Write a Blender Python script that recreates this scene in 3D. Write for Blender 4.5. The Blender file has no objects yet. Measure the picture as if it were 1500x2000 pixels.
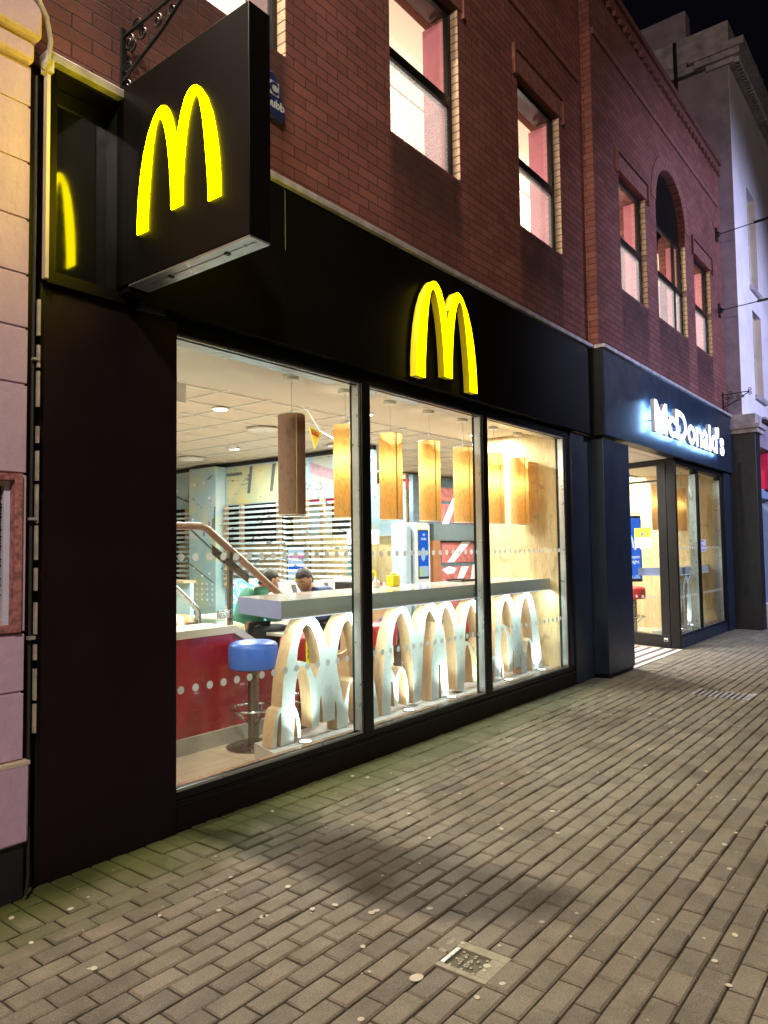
import bpy, bmesh, math, random
from mathutils import Vector, Matrix
random.seed(7)
D = bpy.data; SC = bpy.context.scene; COL = SC.collection
R = math.radians

# ------------------------------------------------------------ camera, world, exposure
cam = D.cameras.new('camera'); cam.sensor_fit = 'HORIZONTAL'; cam.sensor_width = 36.0
cam.lens = 1425.72 / 1500 * 36; cam.clip_start = 0.05; cam.clip_end = 400
co = D.objects.new('camera', cam); COL.objects.link(co)
yaw, pitch, roll = 0.66539165, 0.05291074, -0.0138814
Fv = Vector((math.cos(yaw)*math.cos(pitch), math.sin(yaw)*math.cos(pitch), math.sin(pitch)))
Rt = Vector((math.sin(yaw), -math.cos(yaw), 0)); Up = Rt.cross(Fv)
c_, s_ = math.cos(roll), math.sin(roll)
Rc = Rt*c_ + Up*s_; Uc = Up*c_ - Rt*s_
M = Matrix((Rc, Uc, -Fv)).transposed().to_4x4(); M.translation = Vector((0, -3.371, 1.509))
co.matrix_world = M; SC.camera = co
w = D.worlds.new('World'); SC.world = w; w.use_nodes = True
w.node_tree.nodes['Background'].inputs[0].default_value = (0.35, 0.3, 0.62, 1)
w.node_tree.nodes['Background'].inputs[1].default_value = 0.005
SC.view_settings.view_transform = 'Standard'; SC.view_settings.look = 'None'
SC.view_settings.exposure = 0.0; SC.view_settings.gamma = 1.0
SC.cycles.use_denoising = True
SC.cycles.max_bounces = 8; SC.cycles.transparent_max_bounces = 16
SC.cycles.sample_clamp_indirect = 4.0; SC.cycles.caustics_reflective = False; SC.cycles.caustics_refractive = False

# ------------------------------------------------------------ node helpers
MATS = {}
def new_mat(name):
    m = D.materials.new(name); m.use_nodes = True; nt = m.node_tree; nt.nodes.clear()
    out = nt.nodes.new('ShaderNodeOutputMaterial'); MATS[name] = m
    return m, nt, out
def N(nt, t, **kw):
    n = nt.nodes.new(t)
    for k, v in kw.items():
        if k.startswith('i_'):
            key = k[2:]; key = int(key) if key.isdigit() else key.replace('_', ' ')
            n.inputs[key].default_value = v
        else: setattr(n, k, v)
    return n
def L(nt, a, b): nt.links.new(a, b)
def c4(c): return (c[0], c[1], c[2], 1)
def pbsdf(nt, out, base=(.5,.5,.5), rough=.5, metal=0, spec=.5, coat=0):
    p = N(nt, 'ShaderNodeBsdfPrincipled')
    p.inputs['Base Color'].default_value = c4(base); p.inputs['Roughness'].default_value = rough
    p.inputs['Metallic'].default_value = metal; p.inputs['Specular IOR Level'].default_value = spec
    p.inputs['Coat Weight'].default_value = coat
    L(nt, p.outputs[0], out.inputs[0]); return p
def ocoord(nt): return N(nt, 'ShaderNodeTexCoord').outputs['Object']
def noise(nt, scale, detail=3, rough=.6, vec=None, dist=0):
    n = N(nt, 'ShaderNodeTexNoise'); n.inputs['Scale'].default_value = scale
    n.inputs['Detail'].default_value = detail; n.inputs['Roughness'].default_value = rough
    n.inputs['Distortion'].default_value = dist
    L(nt, vec if vec else ocoord(nt), n.inputs['Vector']); return n
def ramp(nt, fac, stops, interp='LINEAR'):
    r = N(nt, 'ShaderNodeValToRGB'); r.color_ramp.interpolation = interp
    e = r.color_ramp.elements
    while len(e) < len(stops): e.new(.5)
    for el, (p, c) in zip(e, stops):
        el.position = p; el.color = c4(c) if isinstance(c, (tuple, list)) else (c, c, c, 1)
    L(nt, fac, r.inputs[0]); return r
def mix(nt, fac, a, b, mode='MIX'):
    m = N(nt, 'ShaderNodeMix', data_type='RGBA', blend_type=mode)
    for s, v in ((m.inputs[0], fac), (m.inputs[6], a), (m.inputs[7], b)):
        if isinstance(v, (int, float)): s.default_value = v
        elif isinstance(v, tuple): s.default_value = c4(v)
        else: L(nt, v, s)
    return m.outputs[2]
def math_(nt, op, a, b=None, clamp=False):
    m = N(nt, 'ShaderNodeMath', operation=op, use_clamp=clamp)
    for i, v in enumerate((a, b)):
        if v is None: continue
        if isinstance(v, (int, float)): m.inputs[i].default_value = v
        else: L(nt, v, m.inputs[i])
    return m.outputs[0]
def bump(nt, p, height, strength=.3, dist=.01):
    b = N(nt, 'ShaderNodeBump'); b.inputs['Strength'].default_value = strength
    b.inputs['Distance'].default_value = dist; L(nt, height, b.inputs['Height'])
    L(nt, b.outputs[0], p.inputs['Normal'])
def simple(name, base, rough=.5, metal=0, var=.12, scale=6, bmp=0, bscale=60, spec=.5, coat=0, rvar=.1):
    m, nt, out = new_mat(name); p = pbsdf(nt, out, base, rough, metal, spec, coat)
    n = noise(nt, scale, 4)
    lo = tuple(x*(1-var) for x in base); hi = tuple(min(1, x*(1+var)) for x in base)
    L(nt, ramp(nt, n.outputs[0], [(.3, lo), (.7, hi)]).outputs[0], p.inputs['Base Color'])
    r = ramp(nt, noise(nt, scale*2.3, 3).outputs[0], [(.3, max(0.02, rough-rvar)), (.7, min(1, rough+rvar))])
    L(nt, r.outputs[0], p.inputs['Roughness'])
    if bmp: bump(nt, p, noise(nt, bscale, 4).outputs[0], bmp, .004)
    return m
def emis(name, col, strength):
    m, nt, out = new_mat(name); e = N(nt, 'ShaderNodeEmission'); e.inputs[0].default_value = c4(col)
    e.inputs[1].default_value = strength; L(nt, e.outputs[0], out.inputs[0]); return m

# ------------------------------------------------------------ materials
def brick_mat():
    m, nt, out = new_mat('brick'); p = pbsdf(nt, out, rough=.85, spec=.3)
    sep = N(nt, 'ShaderNodeSeparateXYZ'); L(nt, ocoord(nt), sep.inputs[0])
    u = math_(nt, 'ADD', math_(nt, 'ADD', sep.outputs[0], sep.outputs[1]), -4.0+22.2)
    v = math_(nt, 'ADD', sep.outputs[2], -3.913+7.6)
    cb = N(nt, 'ShaderNodeCombineXYZ'); L(nt, u, cb.inputs[0]); L(nt, v, cb.inputs[1])
    wob = noise(nt, 9, 2)
    wv = N(nt, 'ShaderNodeVectorMath', operation='MULTIPLY_ADD')
    L(nt, wob.outputs['Color'], wv.inputs[0]); wv.inputs[1].default_value = (.006, .006, 0); L(nt, cb.outputs[0], wv.inputs[2])
    b = N(nt, 'ShaderNodeTexBrick'); L(nt, wv.outputs[0], b.inputs['Vector'])
    b.inputs['Scale'].default_value = 1; b.inputs['Brick Width'].default_value = .2225
    b.inputs['Row Height'].default_value = .076; b.inputs['Mortar Size'].default_value = .0048
    b.inputs['Mortar Smooth'].default_value = .35; b.inputs['Bias'].default_value = 0
    b.inputs['Color1'].default_value = c4((.165, .060, .052)); b.inputs['Color2'].default_value = c4((.245, .092, .078))
    b.inputs['Mortar'].default_value = c4((.045, .020, .020))
    n1 = noise(nt, 55, 5, .7); n2 = noise(nt, 1.3, 4)
    col = mix(nt, ramp(nt, n1.outputs[0], [(.35, 0), (.75, .55)]).outputs[0], b.outputs[0], (.12, .04, .03))
    col = mix(nt, 1.0, col, ramp(nt, n2.outputs[0], [(.3, .78), (.7, 1.12)]).outputs[0], 'MULTIPLY')
    # darker bands under the upper windows
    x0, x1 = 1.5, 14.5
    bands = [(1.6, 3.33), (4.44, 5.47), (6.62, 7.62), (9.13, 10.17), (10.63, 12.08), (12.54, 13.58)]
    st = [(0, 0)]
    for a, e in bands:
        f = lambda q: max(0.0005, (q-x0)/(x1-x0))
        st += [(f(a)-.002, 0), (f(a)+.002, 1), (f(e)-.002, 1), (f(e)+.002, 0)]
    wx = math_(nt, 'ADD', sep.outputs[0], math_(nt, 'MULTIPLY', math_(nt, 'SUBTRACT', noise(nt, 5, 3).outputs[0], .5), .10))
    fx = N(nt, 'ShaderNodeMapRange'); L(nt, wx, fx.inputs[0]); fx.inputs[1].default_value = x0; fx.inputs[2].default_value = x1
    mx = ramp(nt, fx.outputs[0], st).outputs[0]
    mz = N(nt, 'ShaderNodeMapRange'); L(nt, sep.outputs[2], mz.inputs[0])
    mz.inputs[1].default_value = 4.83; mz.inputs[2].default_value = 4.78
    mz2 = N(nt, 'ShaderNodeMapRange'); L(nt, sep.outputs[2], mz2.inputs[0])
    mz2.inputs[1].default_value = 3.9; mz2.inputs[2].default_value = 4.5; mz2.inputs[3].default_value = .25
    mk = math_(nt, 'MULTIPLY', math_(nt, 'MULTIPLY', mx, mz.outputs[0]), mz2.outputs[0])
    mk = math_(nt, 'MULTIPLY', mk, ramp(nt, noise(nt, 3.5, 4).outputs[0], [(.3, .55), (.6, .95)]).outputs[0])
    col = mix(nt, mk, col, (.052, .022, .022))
    # pale lime streaks
    ns = N(nt, 'ShaderNodeMapping'); ns.inputs['Scale'].default_value = (14, 14, 2.2); L(nt, ocoord(nt), ns.inputs[0])
    sn = noise(nt, 1.0, 3, .6, ns.outputs[0])
    col = mix(nt, ramp(nt, sn.outputs[0], [(.72, 0), (.78, .3)]).outputs[0], col, (.3, .2, .17))
    L(nt, col, p.inputs['Base Color'])
    h = math_(nt, 'ADD', math_(nt, 'MULTIPLY', b.outputs['Fac'], -1), math_(nt, 'MULTIPLY', n1.outputs[0], .35))
    bump(nt, p, h, .8, .008); return m
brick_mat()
simple('soldier_brick', (.185, .072, .058), .85, var=.35, scale=14, bmp=.6)
simple('soldier_dark', (.135, .048, .034), .85, var=.35, scale=14, bmp=.6)
simple('black_panel', (.0105, .0050, .0068), .5, var=.2, scale=2.5, bmp=.05, bscale=300, spec=.18, rvar=.03)
simple('black_frame', (.006, .006, .007), .34, var=.15, scale=5, spec=.28, rvar=.04)
simple('black_gloss', (.005, .005, .0045), .085, var=.2, rvar=.02, spec=.45)
simple('fascia_black', (.0045, .0036, .0032), .42, var=.3, scale=1.5, rvar=.02, bmp=.04, bscale=200, spec=.12)
simple('sign_mount', (.010, .016, .008), .4, var=.2)
simple('navy_panel', (.013, .023, .040), .40, var=.2, scale=2, bmp=.05, bscale=180, rvar=.04, spec=.4)
simple('trim_metal', (.42, .40, .43), .5, .3, var=.35, scale=9, bmp=.2)
simple('aluminium', (.45, .47, .47), .35, .7, var=.1)
simple('steel', (.5, .5, .5), .22, 1, var=.1)
simple('bronze_steel', (.22, .19, .16), .3, .9, var=.15)
simple('iron', (.012, .012, .014), .5, .4, var=.3)
simple('cream_plaster', (.60, .52, .42), .8, var=.1, scale=2, bmp=.15)
def render_mat():
    m, nt, out = new_mat('pink_render'); p = pbsdf(nt, out, (.6,.5,.55), .8, spec=.25)
    n = noise(nt, 2.5, 5, .65); n2 = noise(nt, 30, 4); mp = N(nt, 'ShaderNodeMapping'); mp.inputs['Scale'].default_value = (9, 9, 1.2); L(nt, ocoord(nt), mp.inputs[0])
    st = noise(nt, 1.6, 5, .7, mp.outputs[0]); ck = noise(nt, 6, 6, .8, None, 2.5)
    col = ramp(nt, n.outputs[0], [(.3, (.50,.37,.52)), (.7, (.61,.44,.62))]).outputs[0]
    col = mix(nt, ramp(nt, st.outputs[0], [(.58, 0), (.75, .45)]).outputs[0], col, (.30,.24,.24))
    col = mix(nt, ramp(nt, ck.outputs[0], [(.495, 0), (.5, .55), (.505, 0)]).outputs[0], col, (.2,.15,.16))
    L(nt, col, p.inputs['Base Color'])
    bump(nt, p, math_(nt, 'ADD', math_(nt, 'MULTIPLY', n2.outputs[0], .6), n.outputs[0]), .8, .008)
render_mat()
simple('plinth_paint', (.008, .009, .012), .6, var=.3)
simple('peeling_red', (.36, .15, .15), .7, var=.6, scale=40, bmp=.6)
simple('brown_board', (.17, .095, .065), .85, var=.2, scale=8)
simple('blue_white', (.62, .66, .85), .5, var=.08)
simple('white_render', (.74, .70, .74), .85, var=.12, scale=1.5, bmp=.3, bscale=14)
simple('grey_brickwork', (.25, .205, .27), .85, var=.25, scale=3, bmp=.5)
simple('lid_dark', (.085, .078, .055), .7, var=.3, scale=40)
simple('stone', (.33, .30, .32), .85, var=.35, scale=5, bmp=.5)
simple('white_ceiling', (.74, .70, .62), .85, var=.02)
simple('ceiling_tile', (.66, .58, .48), .9, var=.04, scale=30)
simple('white_metal', (.80, .80, .78), .45, var=.03)
simple('recess_blue', (.35, .45, .52), .8, var=.05)
simple('red_panel', (.30, .012, .022), .22, var=.25, scale=3, coat=.3)
simple('red_curtain', (.50, .17, .22), .6, var=.12, scale=4)
simple('skirting', (.38, .35, .31), .5, var=.08, scale=60)
simple('blue_vinyl', (.045, .13, .52), .35, var=.08, spec=.5)
simple('red_vinyl', (.50, .025, .03), .35, var=.08)
simple('purple_vinyl', (.06, .03, .16), .35, var=.08)
simple('counter_laminate', (.74, .78, .78), .18, var=.04, rvar=.04)
simple('counter_end', (.25, .27, .50), .45, var=.02)
simple('counter_gloss', (.62, .54, .48), .12, var=.04, rvar=.02)
simple('counter_edge', (.78, .74, .66), .3, var=.03)
simple('leg_white', (.80, .86, .84), .30, var=.03)
simple('plinth_grey', (.42, .38, .35), .35, var=.08)
simple('sill_timber', (.30, .17, .10), .22, var=.2, scale=9)
simple('dot_film', (.55, .56, .55), .6, var=.03)
simple('orange_plastic', (.75, .16, .05), .4, var=.04)
simple('cream_plastic', (.72, .68, .48), .4, var=.04)
simple('table_top', (.70, .68, .62), .25, var=.04)
simple('table_wood', (.50, .33, .19), .4, var=.15, scale=12)
simple('mural_mauve', (.40, .25, .30), .6, var=.3, scale=5)
simple('mural_grey', (.10, .12, .13), .6, var=.2)
def splotch(name, cols, scale):
    m, nt, out = new_mat(name); p = pbsdf(nt, out, (.5,.5,.5), .6)
    n = noise(nt, scale, 3, .6, None, 1.2)
    L(nt, ramp(nt, n.outputs[0], [(.0, cols[0]), (.46, cols[1]), (.52, cols[2]), (.60, cols[3])], 'CONSTANT').outputs[0], p.inputs['Base Color'])
splotch('mural_cyan', [(.10,.45,.62), (.12,.55,.70), (.75,.8,.82), (.06,.08,.12)], 9)
simple('mural_red', (.42, .13, .12), .7, var=.4, scale=9)
simple('mural_mortar', (.10, .14, .18), .7, var=.3, scale=9)
simple('mural_white', (.74, .72, .78), .6, var=.15, scale=12)
simple('dark_void', (.012, .012, .013), .8)
simple('grey_cabinet', (.26, .32, .37), .4, var=.04)
simple('kiosk_pale', (.44, .46, .45), .35, var=.03)
simple('band_grey', (.12, .15, .16), .5, var=.05)
simple('copper', (.45, .20, .10), .4, .4, var=.15)
simple('yellow_plastic', (.85, .75, .03), .4, var=.03)
simple('white_plastic', (.78, .78, .76), .35, var=.02)
simple('black_plastic', (.012, .012, .013), .4)
simple('alarm_blue', (.016, .024, .11), .4, var=.1)
simple('alarm_white', (.42, .45, .52), .5)
simple('green_cloth', (.045, .17, .11), .9, var=.15, scale=14, bmp=.3)
simple('navy_cloth', (.022, .055, .15), .6, var=.2, scale=14, bmp=.4)
simple('dark_cloth', (.02, .02, .025), .9, var=.2)
simple('skin', (.40, .22, .14), .55, var=.08, scale=20)
simple('hair', (.012, .009, .008), .6, var=.3, scale=60, bmp=.6)
simple('eye_white', (.6, .58, .55), .3)
simple('lip', (.26, .09, .07), .5)
simple('cast_iron', (.30, .28, .20), .6, .0, var=.25, scale=30, bmp=.5)
simple('concrete', (.27, .25, .18), .85, var=.2, scale=30, bmp=.5)
simple('gum', (.46, .43, .34), .7, var=.25, scale=9)
simple('mat_cream', (.60, .54, .44), .8, var=.08, scale=30)
simple('mat_dark', (.10, .085, .08), .9, var=.1, scale=30)
simple('asphalt', (.05, .05, .052), .9, var=.2, bmp=.5)
simple('joint_sand', (.050, .043, .031), .95, var=.3, scale=8, bmp=.5)
simple('cable_grey', (.40, .36, .33), .7, var=.3, scale=20)
simple('cable_black', (.02, .02, .02), .6)
simple('moss', (.05, .06, .02), .95, var=.4, scale=20)
simple('red_sign_paint', (.6, .02, .08), .4)
simple('blue_frame', (.30, .42, .62), .4, var=.1)
emis('lit_yellow', (1.0, .80, .0), 28.0)
emis('lit_yellow_front', (1.0, .78, .0), 6.0)
simple('yellow_side', (.80, .68, .02), .35, var=.05)
emis('lit_white', (.80, .92, 1.0), 3.0)
emis('lit_halo', (.28, .55, 1.0), 30.0)
simple('letter_side', (.50, .56, .80), .4)
emis('lamp_disc', (1.0, .93, .80), 9.0)
emis('uplight_disc', (.92, 1.0, .97), 14.0)
emis('screen_blue', (.03, .16, .85), 1.0)
emis('screen_sky', (.10, .62, .85), 1.0)
emis('screen_light', (.55, .72, .95), 1.0)
emis('screen_pink', (.95, .25, .62), 1.0)
emis('screen_white', (.9, .93, 1), 1.1)
emis('screen_lime', (.75, .85, .1), 1.0)
emis('menu_green', (.05, .55, .38), .8)
emis('sign_red_lit', (.75, .03, .16), 1.0)
emis('sign_white_lit', (.75, .8, .95), 1.0)

def wood_mat(name, a, b, scale=1.0, rough=.35, axis='Z', knots=True):
    m, nt, out = new_mat(name); p = pbsdf(nt, out, a, rough)
    mp = N(nt, 'ShaderNodeMapping')
    sc = {'Z': (9, 9, .9), 'X': (.9, 9, 9), 'Y': (9, .9, 9)}[axis]
    mp.inputs['Scale'].default_value = tuple(s*scale for s in sc); L(nt, ocoord(nt), mp.inputs[0])
    n = noise(nt, 1.3, 6, .65, mp.outputs[0], .6)
    mp2 = N(nt, 'ShaderNodeMapping'); mp2.inputs['Scale'].default_value = tuple(s*scale*6 for s in sc); L(nt, ocoord(nt), mp2.inputs[0])
    n2 = noise(nt, 1.5, 3, .6, mp2.outputs[0])
    col = ramp(nt, n.outputs[0], [(.25, b), (.5, a), (.8, tuple(min(1, x*1.12) for x in a))]).outputs[0]
    col = mix(nt, ramp(nt, n2.outputs[0], [(.35, .5), (.6, 0)]).outputs[0], col, b)
    if knots:
        n3 = noise(nt, 3.2, 4, .7, None, 1.5)
        col = mix(nt, ramp(nt, n3.outputs[0], [(.56, 0), (.68, .6)]).outputs[0], col, tuple(x*.6 for x in b))
    L(nt, col, p.inputs['Base Color']); return m
wood_mat('oak_panel', (.70, .54, .30), (.40, .28, .13), .9)
wood_mat('oak_edge', (.55, .38, .22), (.36, .22, .12), 1.6, knots=False)
wood_mat('handrail_wood', (.30, .17, .10), (.17, .09, .05), 2, axis='X', knots=False)
wood_mat('brown_wood', (.21, .13, .085), (.12, .07, .045), 2, knots=False)
def floor_mat():
    m, nt, out = new_mat('floor_tile'); p = pbsdf(nt, out, (.6,.5,.38), .25)
    b = N(nt, 'ShaderNodeTexBrick'); L(nt, ocoord(nt), b.inputs['Vector']); b.offset = 0
    b.inputs['Scale'].default_value = 1; b.inputs['Brick Width'].default_value = .6; b.inputs['Row Height'].default_value = .6
    b.inputs['Mortar Size'].default_value = .003
    b.inputs['Color1'].default_value = c4((.56,.45,.33)); b.inputs['Color2'].default_value = c4((.62,.52,.40)); b.inputs['Mortar'].default_value = c4((.22,.17,.12))
    mp = N(nt, 'ShaderNodeMapping'); mp.inputs['Scale'].default_value = (.8, 7, 1); mp.inputs['Rotation'].default_value = (0,0,.1); L(nt, ocoord(nt), mp.inputs[0])
    n = noise(nt, 1.5, 5, .6, mp.outputs[0])
    L(nt, mix(nt, ramp(nt, n.outputs[0], [(.35, .0), (.7, .5)]).outputs[0], b.outputs[0], (.40,.28,.18)), p.inputs['Base Color'])
floor_mat()
def shade_mat(name, col, tcol):
    m, nt, out = new_mat(name)
    mp = N(nt, 'ShaderNodeMapping'); mp.inputs['Scale'].default_value = (26, 26, 8); L(nt, ocoord(nt), mp.inputs[0])
    n = noise(nt, 2.0, 6, .75, mp.outputs[0], .5)
    r = ramp(nt, n.outputs[0], [(.30, tuple(x*.62 for x in col)), (.5, col)])
    rt = ramp(nt, n.outputs[0], [(.33, tuple(x*.66 for x in tcol)), (.52, tcol)])
    d = N(nt, 'ShaderNodeBsdfDiffuse'); t = N(nt, 'ShaderNodeBsdfTranslucent'); mx = N(nt, 'ShaderNodeMixShader', i_0=.5)
    L(nt, r.outputs[0], d.inputs[0]); L(nt, rt.outputs[0], t.inputs[0])
    L(nt, d.outputs[0], mx.inputs[1]); L(nt, t.outputs[0], mx.inputs[2]); L(nt, mx.outputs[0], out.inputs[0])
shade_mat('veneer_shade', (.48, .30, .14), (1.0, .66, .27))
shade_mat('veneer_shade_off', (.46, .30, .23), (.25, .12, .05))
def glass_mat(name, tint=(1,1,1), frost=0):
    m, nt, out = new_mat(name)
    t = N(nt, 'ShaderNodeBsdfTransparent'); t.inputs[0].default_value = c4(tint)
    g = N(nt, 'ShaderNodeBsdfGlossy'); g.inputs['Roughness'].default_value = .02
    f = N(nt, 'ShaderNodeFresnel'); ge = N(nt, 'ShaderNodeNewGeometry')
    L(nt, math_(nt, 'SUBTRACT', 1.45, math_(nt, 'MULTIPLY', ge.outputs['Backfacing'], 1.45-1/1.45)), f.inputs[0])
    mx = N(nt, 'ShaderNodeMixShader'); L(nt, f.outputs[0], mx.inputs[0]); L(nt, t.outputs[0], mx.inputs[1]); L(nt, g.outputs[0], mx.inputs[2])
    last = mx.outputs[0]
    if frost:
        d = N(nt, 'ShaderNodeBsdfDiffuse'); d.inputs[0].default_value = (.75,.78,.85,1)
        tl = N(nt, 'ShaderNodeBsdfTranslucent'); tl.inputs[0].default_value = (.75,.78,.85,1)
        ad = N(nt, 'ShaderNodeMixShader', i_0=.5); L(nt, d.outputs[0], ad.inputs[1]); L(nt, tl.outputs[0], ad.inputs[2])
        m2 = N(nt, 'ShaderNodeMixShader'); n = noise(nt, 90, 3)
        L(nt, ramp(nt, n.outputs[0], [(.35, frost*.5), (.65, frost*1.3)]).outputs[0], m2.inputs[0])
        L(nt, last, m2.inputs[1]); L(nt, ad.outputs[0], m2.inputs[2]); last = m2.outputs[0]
    L(nt, last, out.inputs[0])
glass_mat('glass'); glass_mat('glass_green', (.93, .98, .96)); glass_mat('glass_frost', (1,1,1), .30); glass_mat('glass_lamp_haze', (1,1,1), .16)  # haze: cloudy layer standing in for street lamp light reflected on lower panes
def dot_mat():
    m, nt, out = new_mat('dot_glaze')
    d = N(nt, 'ShaderNodeBsdfDiffuse'); d.inputs[0].default_value = (.62,.64,.63,1)
    tl = N(nt, 'ShaderNodeBsdfTranslucent'); tl.inputs[0].default_value = (.62,.64,.63,1)
    a = N(nt, 'ShaderNodeMixShader', i_0=.65); L(nt, d.outputs[0], a.inputs[1]); L(nt, tl.outputs[0], a.inputs[2])
    t = N(nt, 'ShaderNodeBsdfTransparent'); b = N(nt, 'ShaderNodeMixShader', i_0=.8)
    L(nt, t.outputs[0], b.inputs[1]); L(nt, a.outputs[0], b.inputs[2]); L(nt, b.outputs[0], out.inputs[0])
dot_mat()
def paver_mat():
    m, nt, out = new_mat('paver'); p = pbsdf(nt, out, rough=.8, spec=.35)
    at = N(nt, 'ShaderNodeVertexColor', layer_name='tone')
    sep = N(nt, 'ShaderNodeSeparateXYZ'); L(nt, ocoord(nt), sep.inputs[0])
    base = ramp(nt, at.outputs[0], [(0, (.135, .120, .098)), (.3, (.178, .160, .128)), (.7, (.200, .180, .142)), (1, (.212, .176, .140))]).outputs[0]
    n = noise(nt, 160, 4, .75); n2 = noise(nt, 7, 4); n3 = noise(nt, 420, 2)
    col = mix(nt, 1, base, ramp(nt, n.outputs[0], [(.3, .62), (.7, 1.25)]).outputs[0], 'MULTIPLY')
    col = mix(nt, 1, col, ramp(nt, n2.outputs[0], [(.3, .78), (.7, 1.15)]).outputs[0], 'MULTIPLY')
    col = mix(nt, ramp(nt, n3.outputs[0], [(.62, 0), (.70, .75)]).outputs[0], col, (.60, .55, .44))
    # algae along the foot of the wall
    g = N(nt, 'ShaderNodeMapRange'); L(nt, math_(nt, 'ADD', sep.outputs[1], math_(nt, 'MULTIPLY', noise(nt, 4, 4).outputs[0], .5)), g.inputs[0])
    g.inputs[1].default_value = -.40; g.inputs[2].default_value = .12
    gx = N(nt, 'ShaderNodeMapRange'); L(nt, sep.outputs[0], gx.inputs[0]); gx.inputs[1].default_value = 9; gx.inputs[2].default_value = 2; gx.inputs[3].default_value = .25
    col = mix(nt, math_(nt, 'MULTIPLY', math_(nt, 'MULTIPLY', g.outputs[0], gx.outputs[0]), .95), col, (.070, .085, .018))
    L(nt, col, p.inputs['Base Color'])
    bump(nt, p, math_(nt, 'ADD', n.outputs[0], math_(nt, 'MULTIPLY', n3.outputs[0], .5)), .65, .004)
paver_mat()

def buff_mat():
    m, nt, out = new_mat('buff_brick'); p = pbsdf(nt, out, rough=.85, spec=.3)
    sep = N(nt, 'ShaderNodeSeparateXYZ'); L(nt, ocoord(nt), sep.inputs[0])
    cb = N(nt, 'ShaderNodeCombineXYZ'); L(nt, math_(nt, 'ADD', sep.outputs[1], .05), cb.inputs[0]); L(nt, math_(nt, 'ADD', sep.outputs[2], -3.913), cb.inputs[1])
    b = N(nt, 'ShaderNodeTexBrick'); L(nt, cb.outputs[0], b.inputs['Vector'])
    b.inputs['Scale'].default_value = 1; b.inputs['Brick Width'].default_value = .6; b.inputs['Row Height'].default_value = .076; b.inputs['Mortar Size'].default_value = .006
    b.inputs['Color1'].default_value = c4((.52, .38, .27)); b.inputs['Color2'].default_value = c4((.44, .31, .22)); b.inputs['Mortar'].default_value = c4((.14, .09, .06))
    L(nt, mix(nt, 1, b.outputs[0], ramp(nt, noise(nt, 40, 4).outputs[0], [(.3, .7), (.7, 1.15)]).outputs[0], 'MULTIPLY'), p.inputs['Base Color'])
    bump(nt, p, math_(nt, 'MULTIPLY', b.outputs['Fac'], -1), .8, .008)
buff_mat()
def marked(name, base, dark, lo, scale):
    m, nt, out = new_mat(name); p = pbsdf(nt, out, base, .55)
    mp = N(nt, 'ShaderNodeMapping'); mp.inputs['Scale'].default_value = (1, 1, 2.2); L(nt, ocoord(nt), mp.inputs[0])
    n = noise(nt, scale, 3, .55, mp.outputs[0], 1.4); n2 = noise(nt, 1.2, 2)
    col = ramp(nt, n2.outputs[0], [(.38, base), (.5, (base[0]*.72, base[1]*.88, base[2]*1.0)), (.62, (base[0]*1.02, base[1]*.92, base[2]*.66))]).outputs[0]
    L(nt, mix(nt, ramp(nt, n.outputs[0], [(lo, 0), (lo+.03, 1)]).outputs[0], col, dark), p.inputs['Base Color'])
marked('slat_white', (.52, .55, .55), (.10, .12, .14), .60, 5)
marked('mural_pale', (.46, .54, .56), (.12, .15, .17), .66, 3.2)
marked('mural_cream', (.62, .55, .32), (.16, .14, .12), .64, 4)
marked('mural_lilac', (.40, .46, .58), (.15, .16, .24), .60, 3)
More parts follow.
